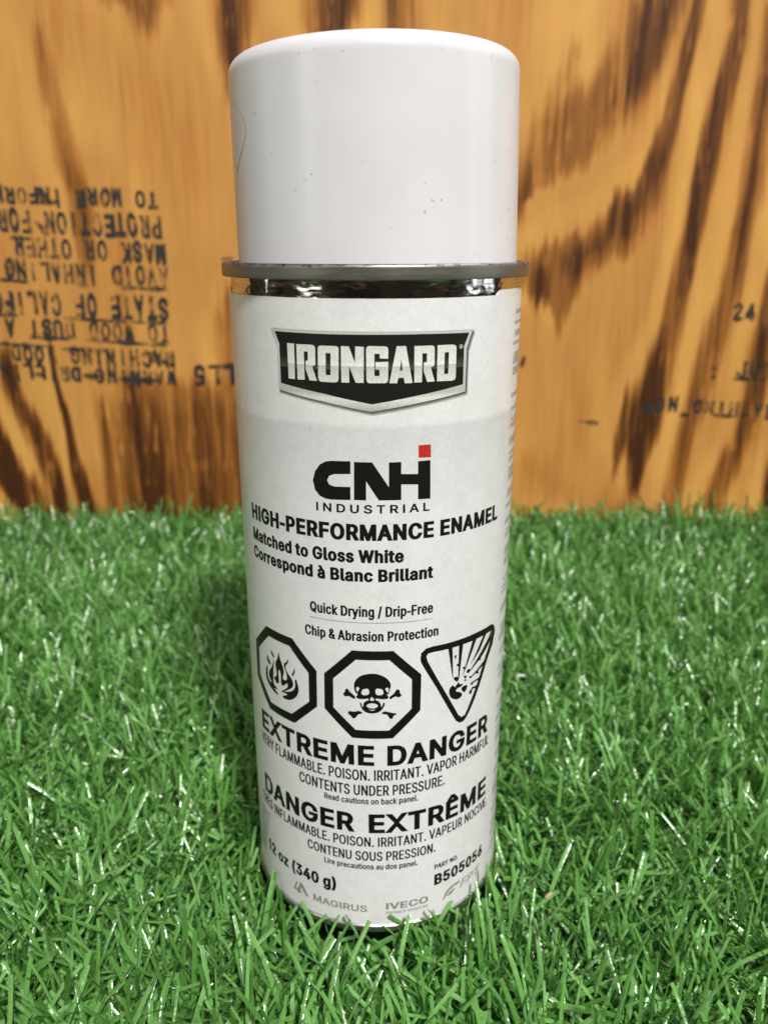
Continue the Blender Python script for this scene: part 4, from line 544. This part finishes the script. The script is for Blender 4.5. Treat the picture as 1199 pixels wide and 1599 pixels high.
def stamp(lines, bars, upright=False):
    """lines: (text, x of first letter centre, y top, y bottom, pitch, slope) in photograph coordinates on the board"""
    for body, x, y0, y1, pitch, slope in lines:
        shapes = []
        for i, ch in enumerate(body):
            if ch == ' ': continue
            cx = x+(pitch*i if upright else -pitch*i)
            dy = slope*(cx-x)
            (a, zt), (a2, zb) = px_wall(cx, y0+dy), px_wall(cx, y1+dy)
            w = pitch*.385*.78; h = abs(zt-zb)
            if ch in 'I:1': w *= .34
            am = (a+a2)/2
            strikes = [(0, 0)]+([(random.uniform(-.7, .7), random.uniform(-1.6, 1.6))] if random.random() < .65 else [])
            for s in [[[(p[0]+ox, p[1]+oy) for p in c] for c in s] for ox, oy in strikes for s in text(ch, 'stamp', -w/2, w/2, 0, h)]:
                if upright: shapes.append([[(am+p[0], zb+p[1]) for p in c] for c in s])
                else: shapes.append([[(am-p[0], zt-p[1]) for p in c] for c in s])
        ink_part('stamped_lettering', shapes)
    for x0, y0, x1, y1, th in bars:
        n = max(3, int(abs(x1-x0)/5)); up_, dn = [], []
        for i in range(n+1):
            q = i/n; x = x0+(x1-x0)*q; y = y0+(y1-y0)*q; h = 1.35*th*(.4+.6*abs(math.sin(x*1.7)+math.sin(x*.61))/2)*min(1, .35+4*min(q, 1-q))
            up_.append(px_wall(x, y-h/2)); dn.append(px_wall(x, y+h/2))
        ink_part('ink_smear', [[up_+dn[::-1]]])
L = [('TO MORE INFORMATION', 238, 299, 326, 18.5, .035), ('PROTECTION FOR', 245, 337, 374, 18.5, .045),
     ('MASK OR OTHER', 252, 380, 413, 18.5, .05), ('AVOID INHALING', 256, 418, 449, 18.5, .05),
     ('STATE OF CALIFORNIA', 255, 466, 503, 18.5, .05), ('TO WOOD DUST A', 258, 508, 536, 18.5, .05),
     ('MACHINING WOOD', 266, 548, 576, 18.5, .05), ('WARNING DRILLING', 268, 580, 604, 18.5, .05)]
BARS = [(262, 505, 205, 503, 6), (200, 503, 100, 497, 7), (30, 493, -5, 492, 6), (264, 540, 135, 531, 8), (110, 529, 45, 527, 8),
        (75, 541, -5, 536, 7), (172, 548, 95, 545, 6), (255, 595, 185, 592, 9), (262, 452, 190, 449, 8), (138, 446, 120, 443, 8), (45, 441, -5, 436, 7),
        (40, 373, 15, 371, 7), (272, 572, 225, 552, 14), (75, 366, 55, 346, 16), (95, 316, 50, 316, 7), (160, 590, 130, 586, 10), (72, 586, 52, 584, 9)]
stamp(L, BARS)
stamp([('MILL5', 404, 572, 604, 23, .03)], [(350, 572, 328, 572, 5), (366, 403, 345, 405, 6), (343, 408, 341, 425, 4)])
stamp([('24', 1152, 473, 500, 19, -.02), (': JUN', 1115, 564, 591, 21, .0)], [(1143, 500, 1160, 498, 8), (1143, 592, 1199, 592, 7)], True)
stamp([('SHEATHING NO', 1240, 633, 655, 19, .06)], [(903, 658, 934, 661, 7), (1003, 634, 1033, 642, 16), (1060, 648, 1076, 648, 7), (1112, 648, 1150, 651, 8), (820, 560, 812, 570, 16)])

# ------------------------------------------------------------------ spray can
can = bpy.data.objects.new('spray_paint_can', None); S.collection.objects.link(can)
tag(can, 'white capped spray paint can with a printed silver grey label standing on the turf', 'spray can')

def metal(name, base, rough, aniso=0.0, streak=(20, 20, 900), amp=.25, dirt=0.0, dent=0.0):
    m, t, b = mat(name); oc = objco(t)
    n = noise(t, 1.0, 4, .7, oc, streak)
    b.inputs['Metallic'].default_value = 1
    c = ramp(t, n.outputs[0], [(.25, tuple(x*(1-amp) for x in base)), (.75, base)])
    colr = c.outputs[0]
    if dirt:
        nd = noise(t, 700, 4, .7, oc)
        zz = node(t, 'ShaderNodeSeparateXYZ'); t.links.new(oc, zz.inputs[0])
        lip = node(t, 'ShaderNodeMapRange'); lip.inputs[1].default_value = .15825; lip.inputs[2].default_value = .1589; t.links.new(zz.outputs['Z'], lip.inputs[0])
        msk = ramp(t, math_(t, 'ADD', nd.outputs[0], math_(t, 'MULTIPLY', math_(t, 'SUBTRACT', lip.outputs[0], .6), .22)), [(.58, (0, 0, 0)), (.68, (1, 1, 1))])
        colr = mixc(t, math_(t, 'MULTIPLY', msk.outputs[0], dirt), colr, (.07, .065, .055))
    t.links.new(colr, b.inputs['Base Color'])
    rr = node(t, 'ShaderNodeMapRange'); rr.inputs[3].default_value = rough*.75; rr.inputs[4].default_value = rough*1.35
    t.links.new(n.outputs[0], rr.inputs[0]); t.links.new(rr.outputs[0], b.inputs['Roughness'])
    bp = node(t, 'ShaderNodeBump'); bp.inputs['Strength'].default_value = .15; bp.inputs['Distance'].default_value = .0002
    dn_ = noise(t, 1.0, 2, .5, oc, (130, 130, 260))
    t.links.new(math_(t, 'ADD', n.outputs[0], math_(t, 'MULTIPLY', dn_.outputs[0], dent)), bp.inputs['Height']); t.links.new(bp.outputs[0], b.inputs['Normal'])
    return m
chrome = metal('bright_tinplate', (.78, .76, .73), .11, amp=.45, streak=(160, 160, 2600), dent=22.0)
steel = metal('dull_tinplate', (.52, .51, .49), .34, streak=(60, 60, 400), amp=.2)
seam = metal('rolled_tinplate', (.32, .30, .28), .44, streak=(90, 90, 500), amp=.22, dirt=.85)

# body with the bright neck under the rolled seam
prof = [(32.75, 1.4), (32.75, 60), (32.75, 152.4), (32.74, 153.6), (32.66, 154.6), (32.62, 155.5), (32.66, 156.6)]
o = link('body', lathe(prof, name='body'), can); o.data.materials.append(chrome)
# rolled seam at the top
prof = [(32.7, 156.5), (33.3, 156.3)]+arc(34.17, 156.5, .25, -95, 0, 4)+[(34.42, 157.4), (34.42, 158.5)]+arc(33.75, 158.55, .68, 10, 100, 6)+[(32.9, 159.05), (32.4, 158.6), (32.2, 157.6), (31.0, 156.4), (20, 156.2), (0.01, 156.2)]
o = link('top_seam', lathe(prof, name='top_seam'), can); o.data.materials.append(seam)
# base rim
prof = [(0.01, 2.2), (29, 2.2), (31.2, .4)]+arc(32.9, .75, .62, -130, 10, 8)+[(33.5, 1.7), (33.3, 2.05), (32.95, 2.25), (32.7, 2.4)]
o = link('base_rim', lathe(prof, name='base_rim'), can); o.data.materials.append(steel)

# cap
prof = [(29.4, 157.0), (31.02, 157.0), (31.02, 158.2), (30.95, 165), (30.8, 176), (30.66, 188), (30.6, 192), (30.58, 195.6)]
prof += [(30.58-3.4+3.4*math.cos(math.radians(a)), 196.0+3.4*math.sin(math.radians(a))) for a in range(4, 87, 8)]
prof += [(24, 199.48), (16, 199.55), (8, 199.6), (0.01, 199.6)]
mcap, t, b = mat('white_plastic')
oc = objco(t)
n0 = noise(t, 60, 2, .5, oc); n1 = noise(t, 1500, 2, .5, oc); n2 = noise(t, 90, 3, .6, oc)
base = ramp(t, n0.outputs[0], [(.3, (.575, .56, .595)), (.7, (.61, .595, .625))])
vo = node(t, 'ShaderNodeTexVoronoi'); vo.inputs['Scale'].default_value = 620
wob = noise(t, 1400, 2, .5, oc); va = node(t, 'ShaderNodeVectorMath', operation='SCALE'); va.inputs['Scale'].default_value = .0011; t.links.new(wob.outputs['Color'], va.inputs[0])
vb = node(t, 'ShaderNodeVectorMath', operation='ADD'); t.links.new(oc, vb.inputs[0]); t.links.new(va.outputs[0], vb.inputs[1]); t.links.new(vb.outputs[0], vo.inputs['Vector'])
vs_ = node(t, 'ShaderNodeSeparateColor'); t.links.new(vo.outputs['Color'], vs_.inputs[0])
rad_ = math_(t, 'MULTIPLY', math_(t, 'POWER', vs_.outputs[0], 3.0), .26)
sp = node(t, 'ShaderNodeMapRange'); t.links.new(vo.outputs['Distance'], sp.inputs[0]); t.links.new(rad_, sp.inputs[1]); t.links.new(math_(t, 'MULTIPLY', rad_, .4), sp.inputs[2])
zone = ramp(t, n2.outputs[0], [(.46, (0, 0, 0)), (.64, (1, 1, 1))])
sc_ = noise(t, 1.0, 3, .7, oc, (260, 260, 60))
scm = ramp(t, sc_.outputs[0], [(.70, (0, 0, 0)), (.76, (1, 1, 1))])
spk = math_(t, 'MULTIPLY', math_(t, 'MULTIPLY', sp.outputs[0], zone.outputs[0]), .8)
cc = mixc(t, spk, base.outputs[0], (.20, .19, .19))
cc = mixc(t, math_(t, 'MULTIPLY', math_(t, 'MULTIPLY', scm.outputs[0], zone.outputs[0]), .22), cc, (.35, .34, .34))
t.links.new(cc, b.inputs['Base Color']); b.inputs['Roughness'].default_value = .26; b.inputs['Specular IOR Level'].default_value = .36
b.inputs['Subsurface Weight'].default_value = .12; b.inputs['Subsurface Radius'].default_value = (.003, .003, .003); b.inputs['Subsurface Scale'].default_value = .3
nw = noise(t, 1.0, 2, .5, oc, (160, 160, 12))
bp = node(t, 'ShaderNodeBump'); bp.inputs['Strength'].default_value = .25; bp.inputs['Distance'].default_value = .0003
t.links.new(nw.outputs[0], bp.inputs['Height']); t.links.new(bp.outputs[0], b.inputs['Normal'])
cap = link('cap', lathe(prof, 224, name='cap'), can); cap.data.materials.append(mcap)
# the cap sits very slightly crooked in the seam
pv = Vector((.0004, 0, .158)); R_ = Matrix.Rotation(-.018, 4, 'Y')
cap.matrix_local = Matrix.Translation(pv+Vector((.00045-.0004, 0, 0))) @ R_ @ Matrix.Translation(-Vector((0, 0, .158)))

# label stock: satin silver white film, printed lighter above a curved tone edge
def label_mat(name, two_tone=True):
    m, t, b = mat(name); oc = objco(t)
    n = noise(t, 1500, 3, .7, oc); n2 = noise(t, 260, 3, .6, oc)
    f = math_(t, 'ADD', math_(t, 'MULTIPLY', n.outputs[0], .6), math_(t, 'MULTIPLY', n2.outputs[0], .4))
    gr = ramp(t, f, [(.34, (.92, .92, .92)), (.66, (1.09, 1.09, 1.09))])
    z = node(t, 'ShaderNodeSeparateXYZ'); t.links.new(oc, z.inputs[0])
    zr = node(t, 'ShaderNodeMapRange'); zr.inputs[1].default_value = 0; zr.inputs[2].default_value = .16; t.links.new(z.outputs['Z'], zr.inputs[0])
    k = 128.5/160
    c = ramp(t, zr.outputs[0], [(0, (.68, .665, .69)), (.35, (.655, .645, .67)), (.68, (.625, .615, .64)), (k-.006, (.545, .54, .56)), (k, (.65, .64, .66)), (1.0, (.65, .64, .66))])
    t.links.new(mixc(t, 1.0, c.outputs[0], gr.outputs[0], 'MULTIPLY'), b.inputs['Base Color'])
    b.inputs['Roughness'].default_value = .34; b.inputs['Metallic'].default_value = .0
    b.inputs['Coat Weight'].default_value = .35; b.inputs['Coat Roughness'].default_value = .10
    nw = noise(t, 1.0, 2, .5, oc, (240, 240, 18)); 
    bp = node(t, 'ShaderNodeBump'); bp.inputs['Strength'].default_value = .2; bp.inputs['Distance'].default_value = .0003
    t.links.new(nw.outputs[0], bp.inputs['Height']); t.links.new(bp.outputs[0], b.inputs['Normal']); t.links.new(bp.outputs[0], b.inputs['Coat Normal'])
    return m
lab = label_mat('label_film')
def sheet(name, s0, s1, z0, z1, R, th, rad, m, parent):
    """curved label sheet with rounded upper corners and a real thickness, s in mm round the can"""
    nx = int((s1-s0)/.8); nz = 24
    ss = np.linspace(s0, s1, nx+1)
    for c in (.02, .12, .3, .6, 1.0, 1.4): ss = np.append(ss, [s0+rad*c, s1-rad*c])
    ss = np.unique(np.round(ss, 4))
    def top(s):
        d = min(s-s0, s1-s)
        return z1-(rad-math.sqrt(max(0, rad*rad-(rad-d)**2)) if d < rad else 0)
    V, F = [], []
    for s in ss:
        tz = top(s); a = s/33.0
        for j in range(nz+1):
            z = z0+(tz-z0)*j/nz
            V.append((R*math.sin(a)*MM, -R*math.cos(a)*MM, z*MM))
    n = nz+1
    for i in range(len(ss)-1):
        for j in range(nz): F.append((i*n+j, (i+1)*n+j, (i+1)*n+j+1, i*n+j+1))
    # rim walls down to the surface beneath
    k0 = len(V)
    loop = [i*n for i in range(len(ss))]+[(len(ss)-1)*n+j for j in range(1, n)]+[i*n+nz for i in range(len(ss)-2, -1, -1)]+[j for j in range(nz-1, 0, -1)]
    q = (R-th)/R; nl = len(loop)
    for i in loop: V.append(V[i])
    for i in loop: V.append((V[i][0]*q, V[i][1]*q, V[i][2]))
    for i in range(nl):
        j = (i+1) % nl; F.append((k0+j, k0+i, k0+nl+i, k0+nl+j))
    me = bpy.data.meshes.new(name); me.from_pydata(V, [], F)
    for p in me.polygons: p.use_smooth = p.index < (len(ss)-1)*nz
    me.materials.append(m)
    return link(name, me, parent)
back = sheet('back_label', 27.6, 207.34-42, 2.35, 153.9, 32.88, .12, 2.2, lab, can)
front = sheet('front_label', -52, 30.7, 2.3, 152.85, 33.0, .12, 1.8, lab, can)

def ink(name, c, rough=.32):
    m, t, b = mat(name); oc = objco(t)
    n = noise(t, 1800, 3, .7, oc)
    t.links.new(ramp(t, n.outputs[0], [(.3, tuple(x*.75 for x in c)), (.7, tuple(x*1.25 for x in c))]).outputs[0], b.inputs['Base Color'])
    b.inputs['Roughness'].default_value = rough; b.inputs['Specular IOR Level'].default_value = .15
    b.inputs['Coat Weight'].default_value = .2; b.inputs['Coat Roughness'].default_value = .08
    return m
black = ink('black_print', (.006, .0055, .0055)); grey = ink('grey_print', (.23, .23, .23)); red = ink('red_print', (.40, .026, .018))
faint = ink('faint_print', (.30, .30, .29)); side = ink('side_print', (.36, .36, .35))
lt = front
def words(body, st, s0, s1, zb, cap, m=black, name='lettering', **k):
    return on_label(name, text(body, st, s0, s1, zb, cap, **k), m, lt)
words('HIGH-PERFORMANCE ENAMEL', 'boldcond', -33.95, 31.85, 103.75, 3.65)
words('Matched to Gloss White', 'boldcond', -33.85, 5.72, 98.75, 2.95)
words('Correspond à Blanc Brillant', 'boldcond', -33.95, 12.38, 94.42, 2.9)
words('INDUSTRIAL', 'wide', -13.0, 11.25, 109.78, 1.85, track=.34)
words('Quick Drying / Drip-Free', 'medcond', -15.25, 12.5, 86.2, 2.45)
words('Chip & Abrasion Protection', 'medcond', -16.75, 13.95, 80.35, 2.42)
words('EXTREME', 'bold', -34.6, -.78, 48.48, 5.42); words('DANGER', 'bold', 2.2, 31.8, 48.4, 5.42)
words('VERY FLAMMABLE. POISON. IRRITANT. VAPOR HARMFUL', 'lightcond', -35.4, 32.6, 44.42, 2.9)
words('CONTENTS UNDER PRESSURE.', 'lightcond', -19.95, 16.6, 40.3, 2.85)
words('Read cautions on back panel.', 'regular', -13.0, 9.65, 37.88, 1.65)
words('DANGER', 'bold', -35.0, -5.5, 29.75, 5.4); words('EXTRÊME', 'bold', -2.2, 32.2, 29.7, 5.4)
words('TRÈS INFLAMMABLE. POISON. IRRITANT. VAPEUR NOCIVE.', 'lightcond', -37.2, 33.3, 25.75, 2.75)
words('CONTENU SOUS PRESSION.', 'lightcond', -18.15, 14.45, 21.65, 2.7)
words('Lire precautions au dos panel.', 'regular', -13.45, 9.75, 19.1, 1.6)
words('12 oz (340 g)', 'boldcond', -34.5, -10.5, 11.7, 3.5)
words('PART NO.', 'medcond', 14.3, 21.6, 16.2, 1.45); words('B505056', 'boldcond', 14.35, 31.65, 11.3, 3.3)
words('MAGIRUS', 'wide', -17.0, -2.7, 6.05, 2.05, grey)
words('IVECO', 'heavy', 1.9, 12.75, 6.85, 2.05, grey)
words('DEFENCE VEHICLES', 'wide', 1.9, 12.7, 5.45, .8, grey)
words('FPT', 'wide', 22.4, 30.8, 6.5, 2.5, faint, slant=.35)
_g = art('grey'); on_label('maker_mark', _g[:2], grey, lt); on_label('swoosh_mark', _g[2:], grey, lt)
on_label('divider_line', [[[(-15.4, 84.75), (12.5, 84.68), (12.5, 84.82), (-15.4, 84.9)]]], grey, lt)
lg = on_label('company_logo', art('logo'), black, lt); 
on_label('red_square', art('logo_dot'), red, lt)
on_label('flame_symbol', art('flame'), black, lt, layer=.0006)
on_label('skull_symbol', art('skull'), black, lt, layer=.0006)
on_label('explosion_symbol', art('burst'), black, lt, layer=.0006)

# brand emblem: printed soft dark edge, bright metal look rim, black field, two tone letters
def shift(shapes, ds, dz, k=1.0):
    cx, cz = -1.1, 139.5
    return [[[(cx+(s-cx)*k+ds, cz+(z-cz)*k+dz) for s, z in c] for c in sh] for sh in shapes]
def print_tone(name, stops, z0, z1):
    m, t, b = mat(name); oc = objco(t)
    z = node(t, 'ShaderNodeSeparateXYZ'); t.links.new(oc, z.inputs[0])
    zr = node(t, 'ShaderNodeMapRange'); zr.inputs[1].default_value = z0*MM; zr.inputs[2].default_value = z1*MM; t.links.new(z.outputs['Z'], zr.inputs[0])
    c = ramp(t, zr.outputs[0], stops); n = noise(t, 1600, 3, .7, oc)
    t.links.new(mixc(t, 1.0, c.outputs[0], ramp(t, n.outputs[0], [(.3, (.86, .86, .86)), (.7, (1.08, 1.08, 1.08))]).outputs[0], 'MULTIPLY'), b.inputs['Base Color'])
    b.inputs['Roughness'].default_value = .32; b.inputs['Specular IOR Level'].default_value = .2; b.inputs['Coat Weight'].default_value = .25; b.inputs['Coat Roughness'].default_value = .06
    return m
# a printed soft edge under the badge, drawn in thin overprints that thin out away from it
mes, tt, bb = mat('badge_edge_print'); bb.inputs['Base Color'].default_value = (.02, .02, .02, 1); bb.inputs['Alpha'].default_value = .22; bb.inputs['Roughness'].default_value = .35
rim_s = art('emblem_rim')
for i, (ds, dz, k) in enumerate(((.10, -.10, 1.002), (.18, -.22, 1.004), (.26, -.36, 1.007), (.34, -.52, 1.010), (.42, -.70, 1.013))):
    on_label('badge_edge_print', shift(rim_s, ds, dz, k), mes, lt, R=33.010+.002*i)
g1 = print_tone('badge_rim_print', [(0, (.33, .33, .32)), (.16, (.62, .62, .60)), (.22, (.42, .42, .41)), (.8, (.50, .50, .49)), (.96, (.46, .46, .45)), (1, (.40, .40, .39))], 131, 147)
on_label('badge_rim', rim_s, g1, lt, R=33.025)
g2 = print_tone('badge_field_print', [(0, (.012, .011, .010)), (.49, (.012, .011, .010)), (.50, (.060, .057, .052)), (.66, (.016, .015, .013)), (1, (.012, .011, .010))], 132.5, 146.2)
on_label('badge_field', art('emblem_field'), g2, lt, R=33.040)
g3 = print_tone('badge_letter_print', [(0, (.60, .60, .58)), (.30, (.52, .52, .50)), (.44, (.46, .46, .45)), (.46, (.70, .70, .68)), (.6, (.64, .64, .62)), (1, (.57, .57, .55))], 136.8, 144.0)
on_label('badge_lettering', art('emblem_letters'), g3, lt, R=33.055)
ring = [[(17.75+.42*math.cos(a*math.pi/12), 143.35+.42*math.sin(a*math.pi/12)) for a in range(24)], [(17.75+.32*math.cos(a*math.pi/12), 143.35+.32*math.sin(a*math.pi/12)) for a in range(24)]]
on_label('registered_mark', [ring]+text('R', 'regular', 17.6, 17.92, 143.13, .42), g3, lt, R=33.055)
# lines of small print on the side panel, seen edge on, and show-through of the panel beneath the overlap
bars = []
rr_ = random.Random(4); z = 148.5
while z > 6:
    h = rr_.choice((.7, 1.0, 1.3, 1.9)); L_ = rr_.uniform(4, 9)
    s = 37.0+rr_.uniform(0, 1.6)
    while s < 37.2+L_+6:
        w = rr_.uniform(.5, 1.3); bars.append([[(s, z), (s+w, z), (s+w, z+h), (s, z+h)]]); s += w+rr_.uniform(.15, .4)
    z -= h+rr_.choice((.5, .7, 1.1, 1.9, 3.0))
on_label('side_small_print', bars, side, back, R=32.91)
on_label('side_small_print', [[[(-41.5+q*.3, zz), (-37.0+q*.35, zz), (-37.0+q*.35, zz+.5), (-41.5+q*.3, zz+.5)]] for q, zz in enumerate(np.arange(9, 24, 1.25))], faint, lt)

# ------------------------------------------------------------------ artificial turf
def blades(n_t, seed, per=9, z0=TURF0, Lr=(20, 37), wr=(.65, 1.2), lean=(28, 17), bend=(5, 45)):
    r = np.random.default_rng(seed)
    # tufts on a jittered grid inside the strip the camera could see, with a margin
    sp_ = n_t
    gx, gy = np.meshgrid(np.arange(-330, 330, sp_), np.arange(-135, 294, sp_))
    gx = gx.ravel()+r.uniform(-.45, .45, gx.size)*sp_; gy = gy.ravel()+r.uniform(-.45, .45, gy.size)*sp_
    half = 120+(gy+135)*.50
    k = np.abs(gx) < half
    gx, gy = gx[k], gy[k]
    n = len(gx)*per
    bx = np.repeat(gx, per)+r.normal(0, .9, n); by = np.repeat(gy, per)+r.normal(0, .9, n)
    az = np.repeat(r.uniform(0, 2*np.pi, len(gx)), per)+r.normal(0, 1.25, n)
    th = np.radians(np.clip(np.abs(r.normal(lean[0], lean[1], n)), 2, 78))
    L = r.uniform(*Lr, n); wd = r.uniform(*wr, n)*.5
    L *= np.where((by > 268) & (r.random(n) < .2), r.uniform(1.0, 1.25, n), .95)
    edge = (np.hypot(bx, by) < 39) & (np.abs(np.arctan2(bx, -by)-.62) < .75) & (r.random(n) < .22)
    th = np.where(edge, np.radians(r.uniform(3, 22, n)), th); L = np.where(edge, r.uniform(22, 30, n), L)
    bd = np.radians(r.uniform(*bend, n))*r.choice([1, 1, 1, -.3], n)
    tw = np.radians(r.normal(0, 38, n))
    kink = r.random(n) < .12
    K = 6
    P = np.zeros((n, K, 3)); P[:, 0] = np.stack([bx, by, np.full(n, z0)], -1)
    Wd = np.zeros((n, K, 3)); Nn = np.zeros((n, K, 3))
    for i in range(K):
        f = i/(K-1)
        a = th+bd*f*f+np.where(kink & (i >= 3), .8, 0)
        d = np.stack([np.sin(a)*np.cos(az), np.sin(a)*np.sin(az), np.cos(a)], -1)
        side = np.stack([-np.sin(az), np.cos(az), np.zeros(n)], -1)
        nor = np.cross(d, side)
        tt_ = tw*(.4+.6*f)
        Wd[:, i] = side*np.cos(tt_)[:, None]+nor*np.sin(tt_)[:, None]
        Nn[:, i] = np.cross(d, Wd[:, i])
        if i < K-1: P[:, i+1] = P[:, i]+d*(L/(K-1))[:, None]
    # the turf is pressed down next to the can; nothing passes through the can or the board
    r0 = np.hypot(bx, by); press = np.exp(-((r0-32)/13.0).clip(0)**2)*r.uniform(.16, .36, n)*(1-.75*np.exp(-((np.arctan2(bx, -by)-.75)/.42)**2))
    P[..., 2] = z0+(P[..., 2]-z0)*(1-press)[:, None]
    rad = np.hypot(P[..., 0], P[..., 1])
    inside0 = rad[:, 0] < 32.5
    keep = ~inside0
    P, Wd, Nn, wd = P[keep], Wd[keep], Nn[keep], wd[keep]
    rad = rad[keep]; lim = 33.6+.5
    hit = rad < lim
    sc = np.where(hit, lim/np.maximum(rad, 1e-3), 1)
    P[..., 0] *= sc; P[..., 1] *= sc
    P[..., 1] = np.minimum(P[..., 1], WY-1.0)
    n = len(P)
    taper = np.array([1, 1, 1, 1, .97, .86])
    w = wd[:, None, None]*taper[None, :, None]
    A = P-Wd*w; C = P+Wd*w; B = P+Nn*(w*.38)
    rowv = np.stack([A, B, C], 2).reshape(n, -1, 3)
    tip = 1
    base = (np.arange(n)*K*3)[:, None, None]
    q = []
    for i in range(K-1):
        for j in range(2): q.append([i*3+j, i*3+j+1, (i+1)*3+j+1, (i+1)*3+j])
    F = (np.array(q)[None]+base).reshape(-1, 4)
    return rowv.reshape(-1, 3)*MM, F, np.repeat(r.random(n).astype(np.float32), K*3)
V1, F1, C1 = blades(5.0, 21, per=10, lean=(44, 20), wr=(.75, 1.32))
V2, F2, C2 = blades(7.5, 33, per=6, Lr=(10, 17), wr=(.45, .8), lean=(52, 18), bend=(10, 90))
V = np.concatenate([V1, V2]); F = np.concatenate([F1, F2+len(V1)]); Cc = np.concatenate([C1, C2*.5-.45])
me = bpy.data.meshes.new('artificial_turf')
me.vertices.add(len(V)); me.vertices.foreach_set('co', V.astype(np.float32).ravel())
me.loops.add(F.size); me.loops.foreach_set('vertex_index', F.astype(np.int32).ravel())
me.polygons.add(len(F)); me.polygons.foreach_set('loop_start', (np.arange(len(F))*4).astype(np.int32))
me.update(calc_edges=True); me.validate()
at = me.attributes.new('tint', 'FLOAT', 'POINT'); at.data.foreach_set('value', Cc.astype(np.float32))
m, t, b = mat('turf_plastic')
ta = node(t, 'ShaderNodeAttribute', attribute_name='tint')
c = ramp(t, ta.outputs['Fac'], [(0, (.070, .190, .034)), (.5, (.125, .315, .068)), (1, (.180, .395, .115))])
t.links.new(c.outputs[0], b.inputs['Base Color'])
b.inputs['Specular IOR Level'].default_value = 1.0
og = objco(t); ng = noise(t, 700, 2, .6, og)
rg = node(t, 'ShaderNodeMapRange'); rg.inputs[1].default_value = .3; rg.inputs[2].default_value = .7; rg.inputs[3].default_value = .12; rg.inputs[4].default_value = .38
t.links.new(ng.outputs[0], rg.inputs[0]); t.links.new(rg.outputs[0], b.inputs['Roughness'])
nh = noise(t, 420, 2, .6, og)
bp = node(t, 'ShaderNodeBump'); bp.inputs['Strength'].default_value = .5; bp.inputs['Distance'].default_value = .0005
t.links.new(nh.outputs[0], bp.inputs['Height']); t.links.new(bp.outputs[0], b.inputs['Normal'])
tr_ = node(t, 'ShaderNodeBsdfTranslucent'); tr_.inputs[0].default_value = (.11, .34, .06, 1)
mx = node(t, 'ShaderNodeMixShader'); mx.inputs[0].default_value = .22
t.links.new(b.outputs[0], mx.inputs[1]); t.links.new(tr_.outputs[0], mx.inputs[2])
t.links.new(mx.outputs[0], t.nodes['Material Output'].inputs[0])
me.materials.append(m)
turf = tag(link('artificial_turf', me), 'glossy green artificial grass blades covering the ground around the can', 'artificial grass', kind='stuff')

# ------------------------------------------------------------------ small litter
def px_plane(x, y, z):
    d = fw+r2*((x-599.5)/1264.98)-u2*((y-799.5)/1264.98)
    k = (z-CAM_Z)/d.z
    return Vector((d.x*k, CAM_Y+d.y*k, z))
crumb_mat, t, b = mat('dry_wood_chip')
n = noise(t, 900, 3, .6, objco(t))
t.links.new(ramp(t, n.outputs[0], [(.3, (.26, .18, .10)), (.7, (.44, .33, .20))]).outputs[0], b.inputs['Base Color']); b.inputs['Roughness'].default_value = .8
for px, py, zz, (lx, ly, lz), rot, lb in (
        (856, 1398, 1.5, (3.0, 1.0, .7), .7, 'pale wood chip caught in the grass to the right of the can'),
        (884, 1492, 1.0, (1.5, 1.1, .8), .3, 'small brown crumb lying in the grass in the right foreground'),
        (326, 1157, 2.5, (1.7, 1.3, .9), 1.2, 'small brown crumb lying in the grass to the left of the can')):
    bm = bmesh.new(); bmesh.ops.create_icosphere(bm, subdivisions=2, radius=.5)
    rr = random.Random(px)
    for v in bm.verts:
        v.co *= rr.uniform(.75, 1.15); v.co = Vector((v.co.x*lx*MM, v.co.y*ly*MM, v.co.z*lz*MM))
    me = bpy.data.meshes.new('wood_crumb'); bm.to_mesh(me); bm.free(); me.materials.append(crumb_mat)
    o = tag(link('wood_crumb', me), lb, 'crumb'); o.location = px_plane(px, py, zz)*MM; o.rotation_euler = (.3, -.2, rot)
# a fine curled hair clinging to the left side of the cap
pts = []
for i in range(40):
    q = i/39; a = math.radians(-66+8*math.sin(q*5.2)+6*q); z = 190-17*q+(3.2*math.sin((q-.75)*9) if q > .75 else 0)
    r = 30.75+.12+(.35 if q < .2 else 0)
    pts.append(Vector((r*math.sin(a)+.15, -r*math.cos(a), z))*MM)
cu = bpy.data.curves.new('hair', 'CURVE'); cu.dimensions = '3D'; sp_ = cu.splines.new('POLY'); sp_.points.add(len(pts)-1)
for p, q in zip(sp_.points, pts): p.co = (*q, 1)
cu.bevel_depth = .035*MM; cu.bevel_resolution = 1
oh = bpy.data.objects.new('hair', cu); S.collection.objects.link(oh)
bpy.context.view_layer.update()
mh = bpy.data.meshes.new_from_object(oh.evaluated_get(bpy.context.evaluated_depsgraph_get()))
bpy.data.objects.remove(oh)
hair_mat, t, b = mat('hair'); b.inputs['Base Color'].default_value = (.16, .12, .09, 1)
mh.materials.append(hair_mat)
tag(link('hair', mh), 'fine curled hair clinging to the left side of the white cap', 'hair')
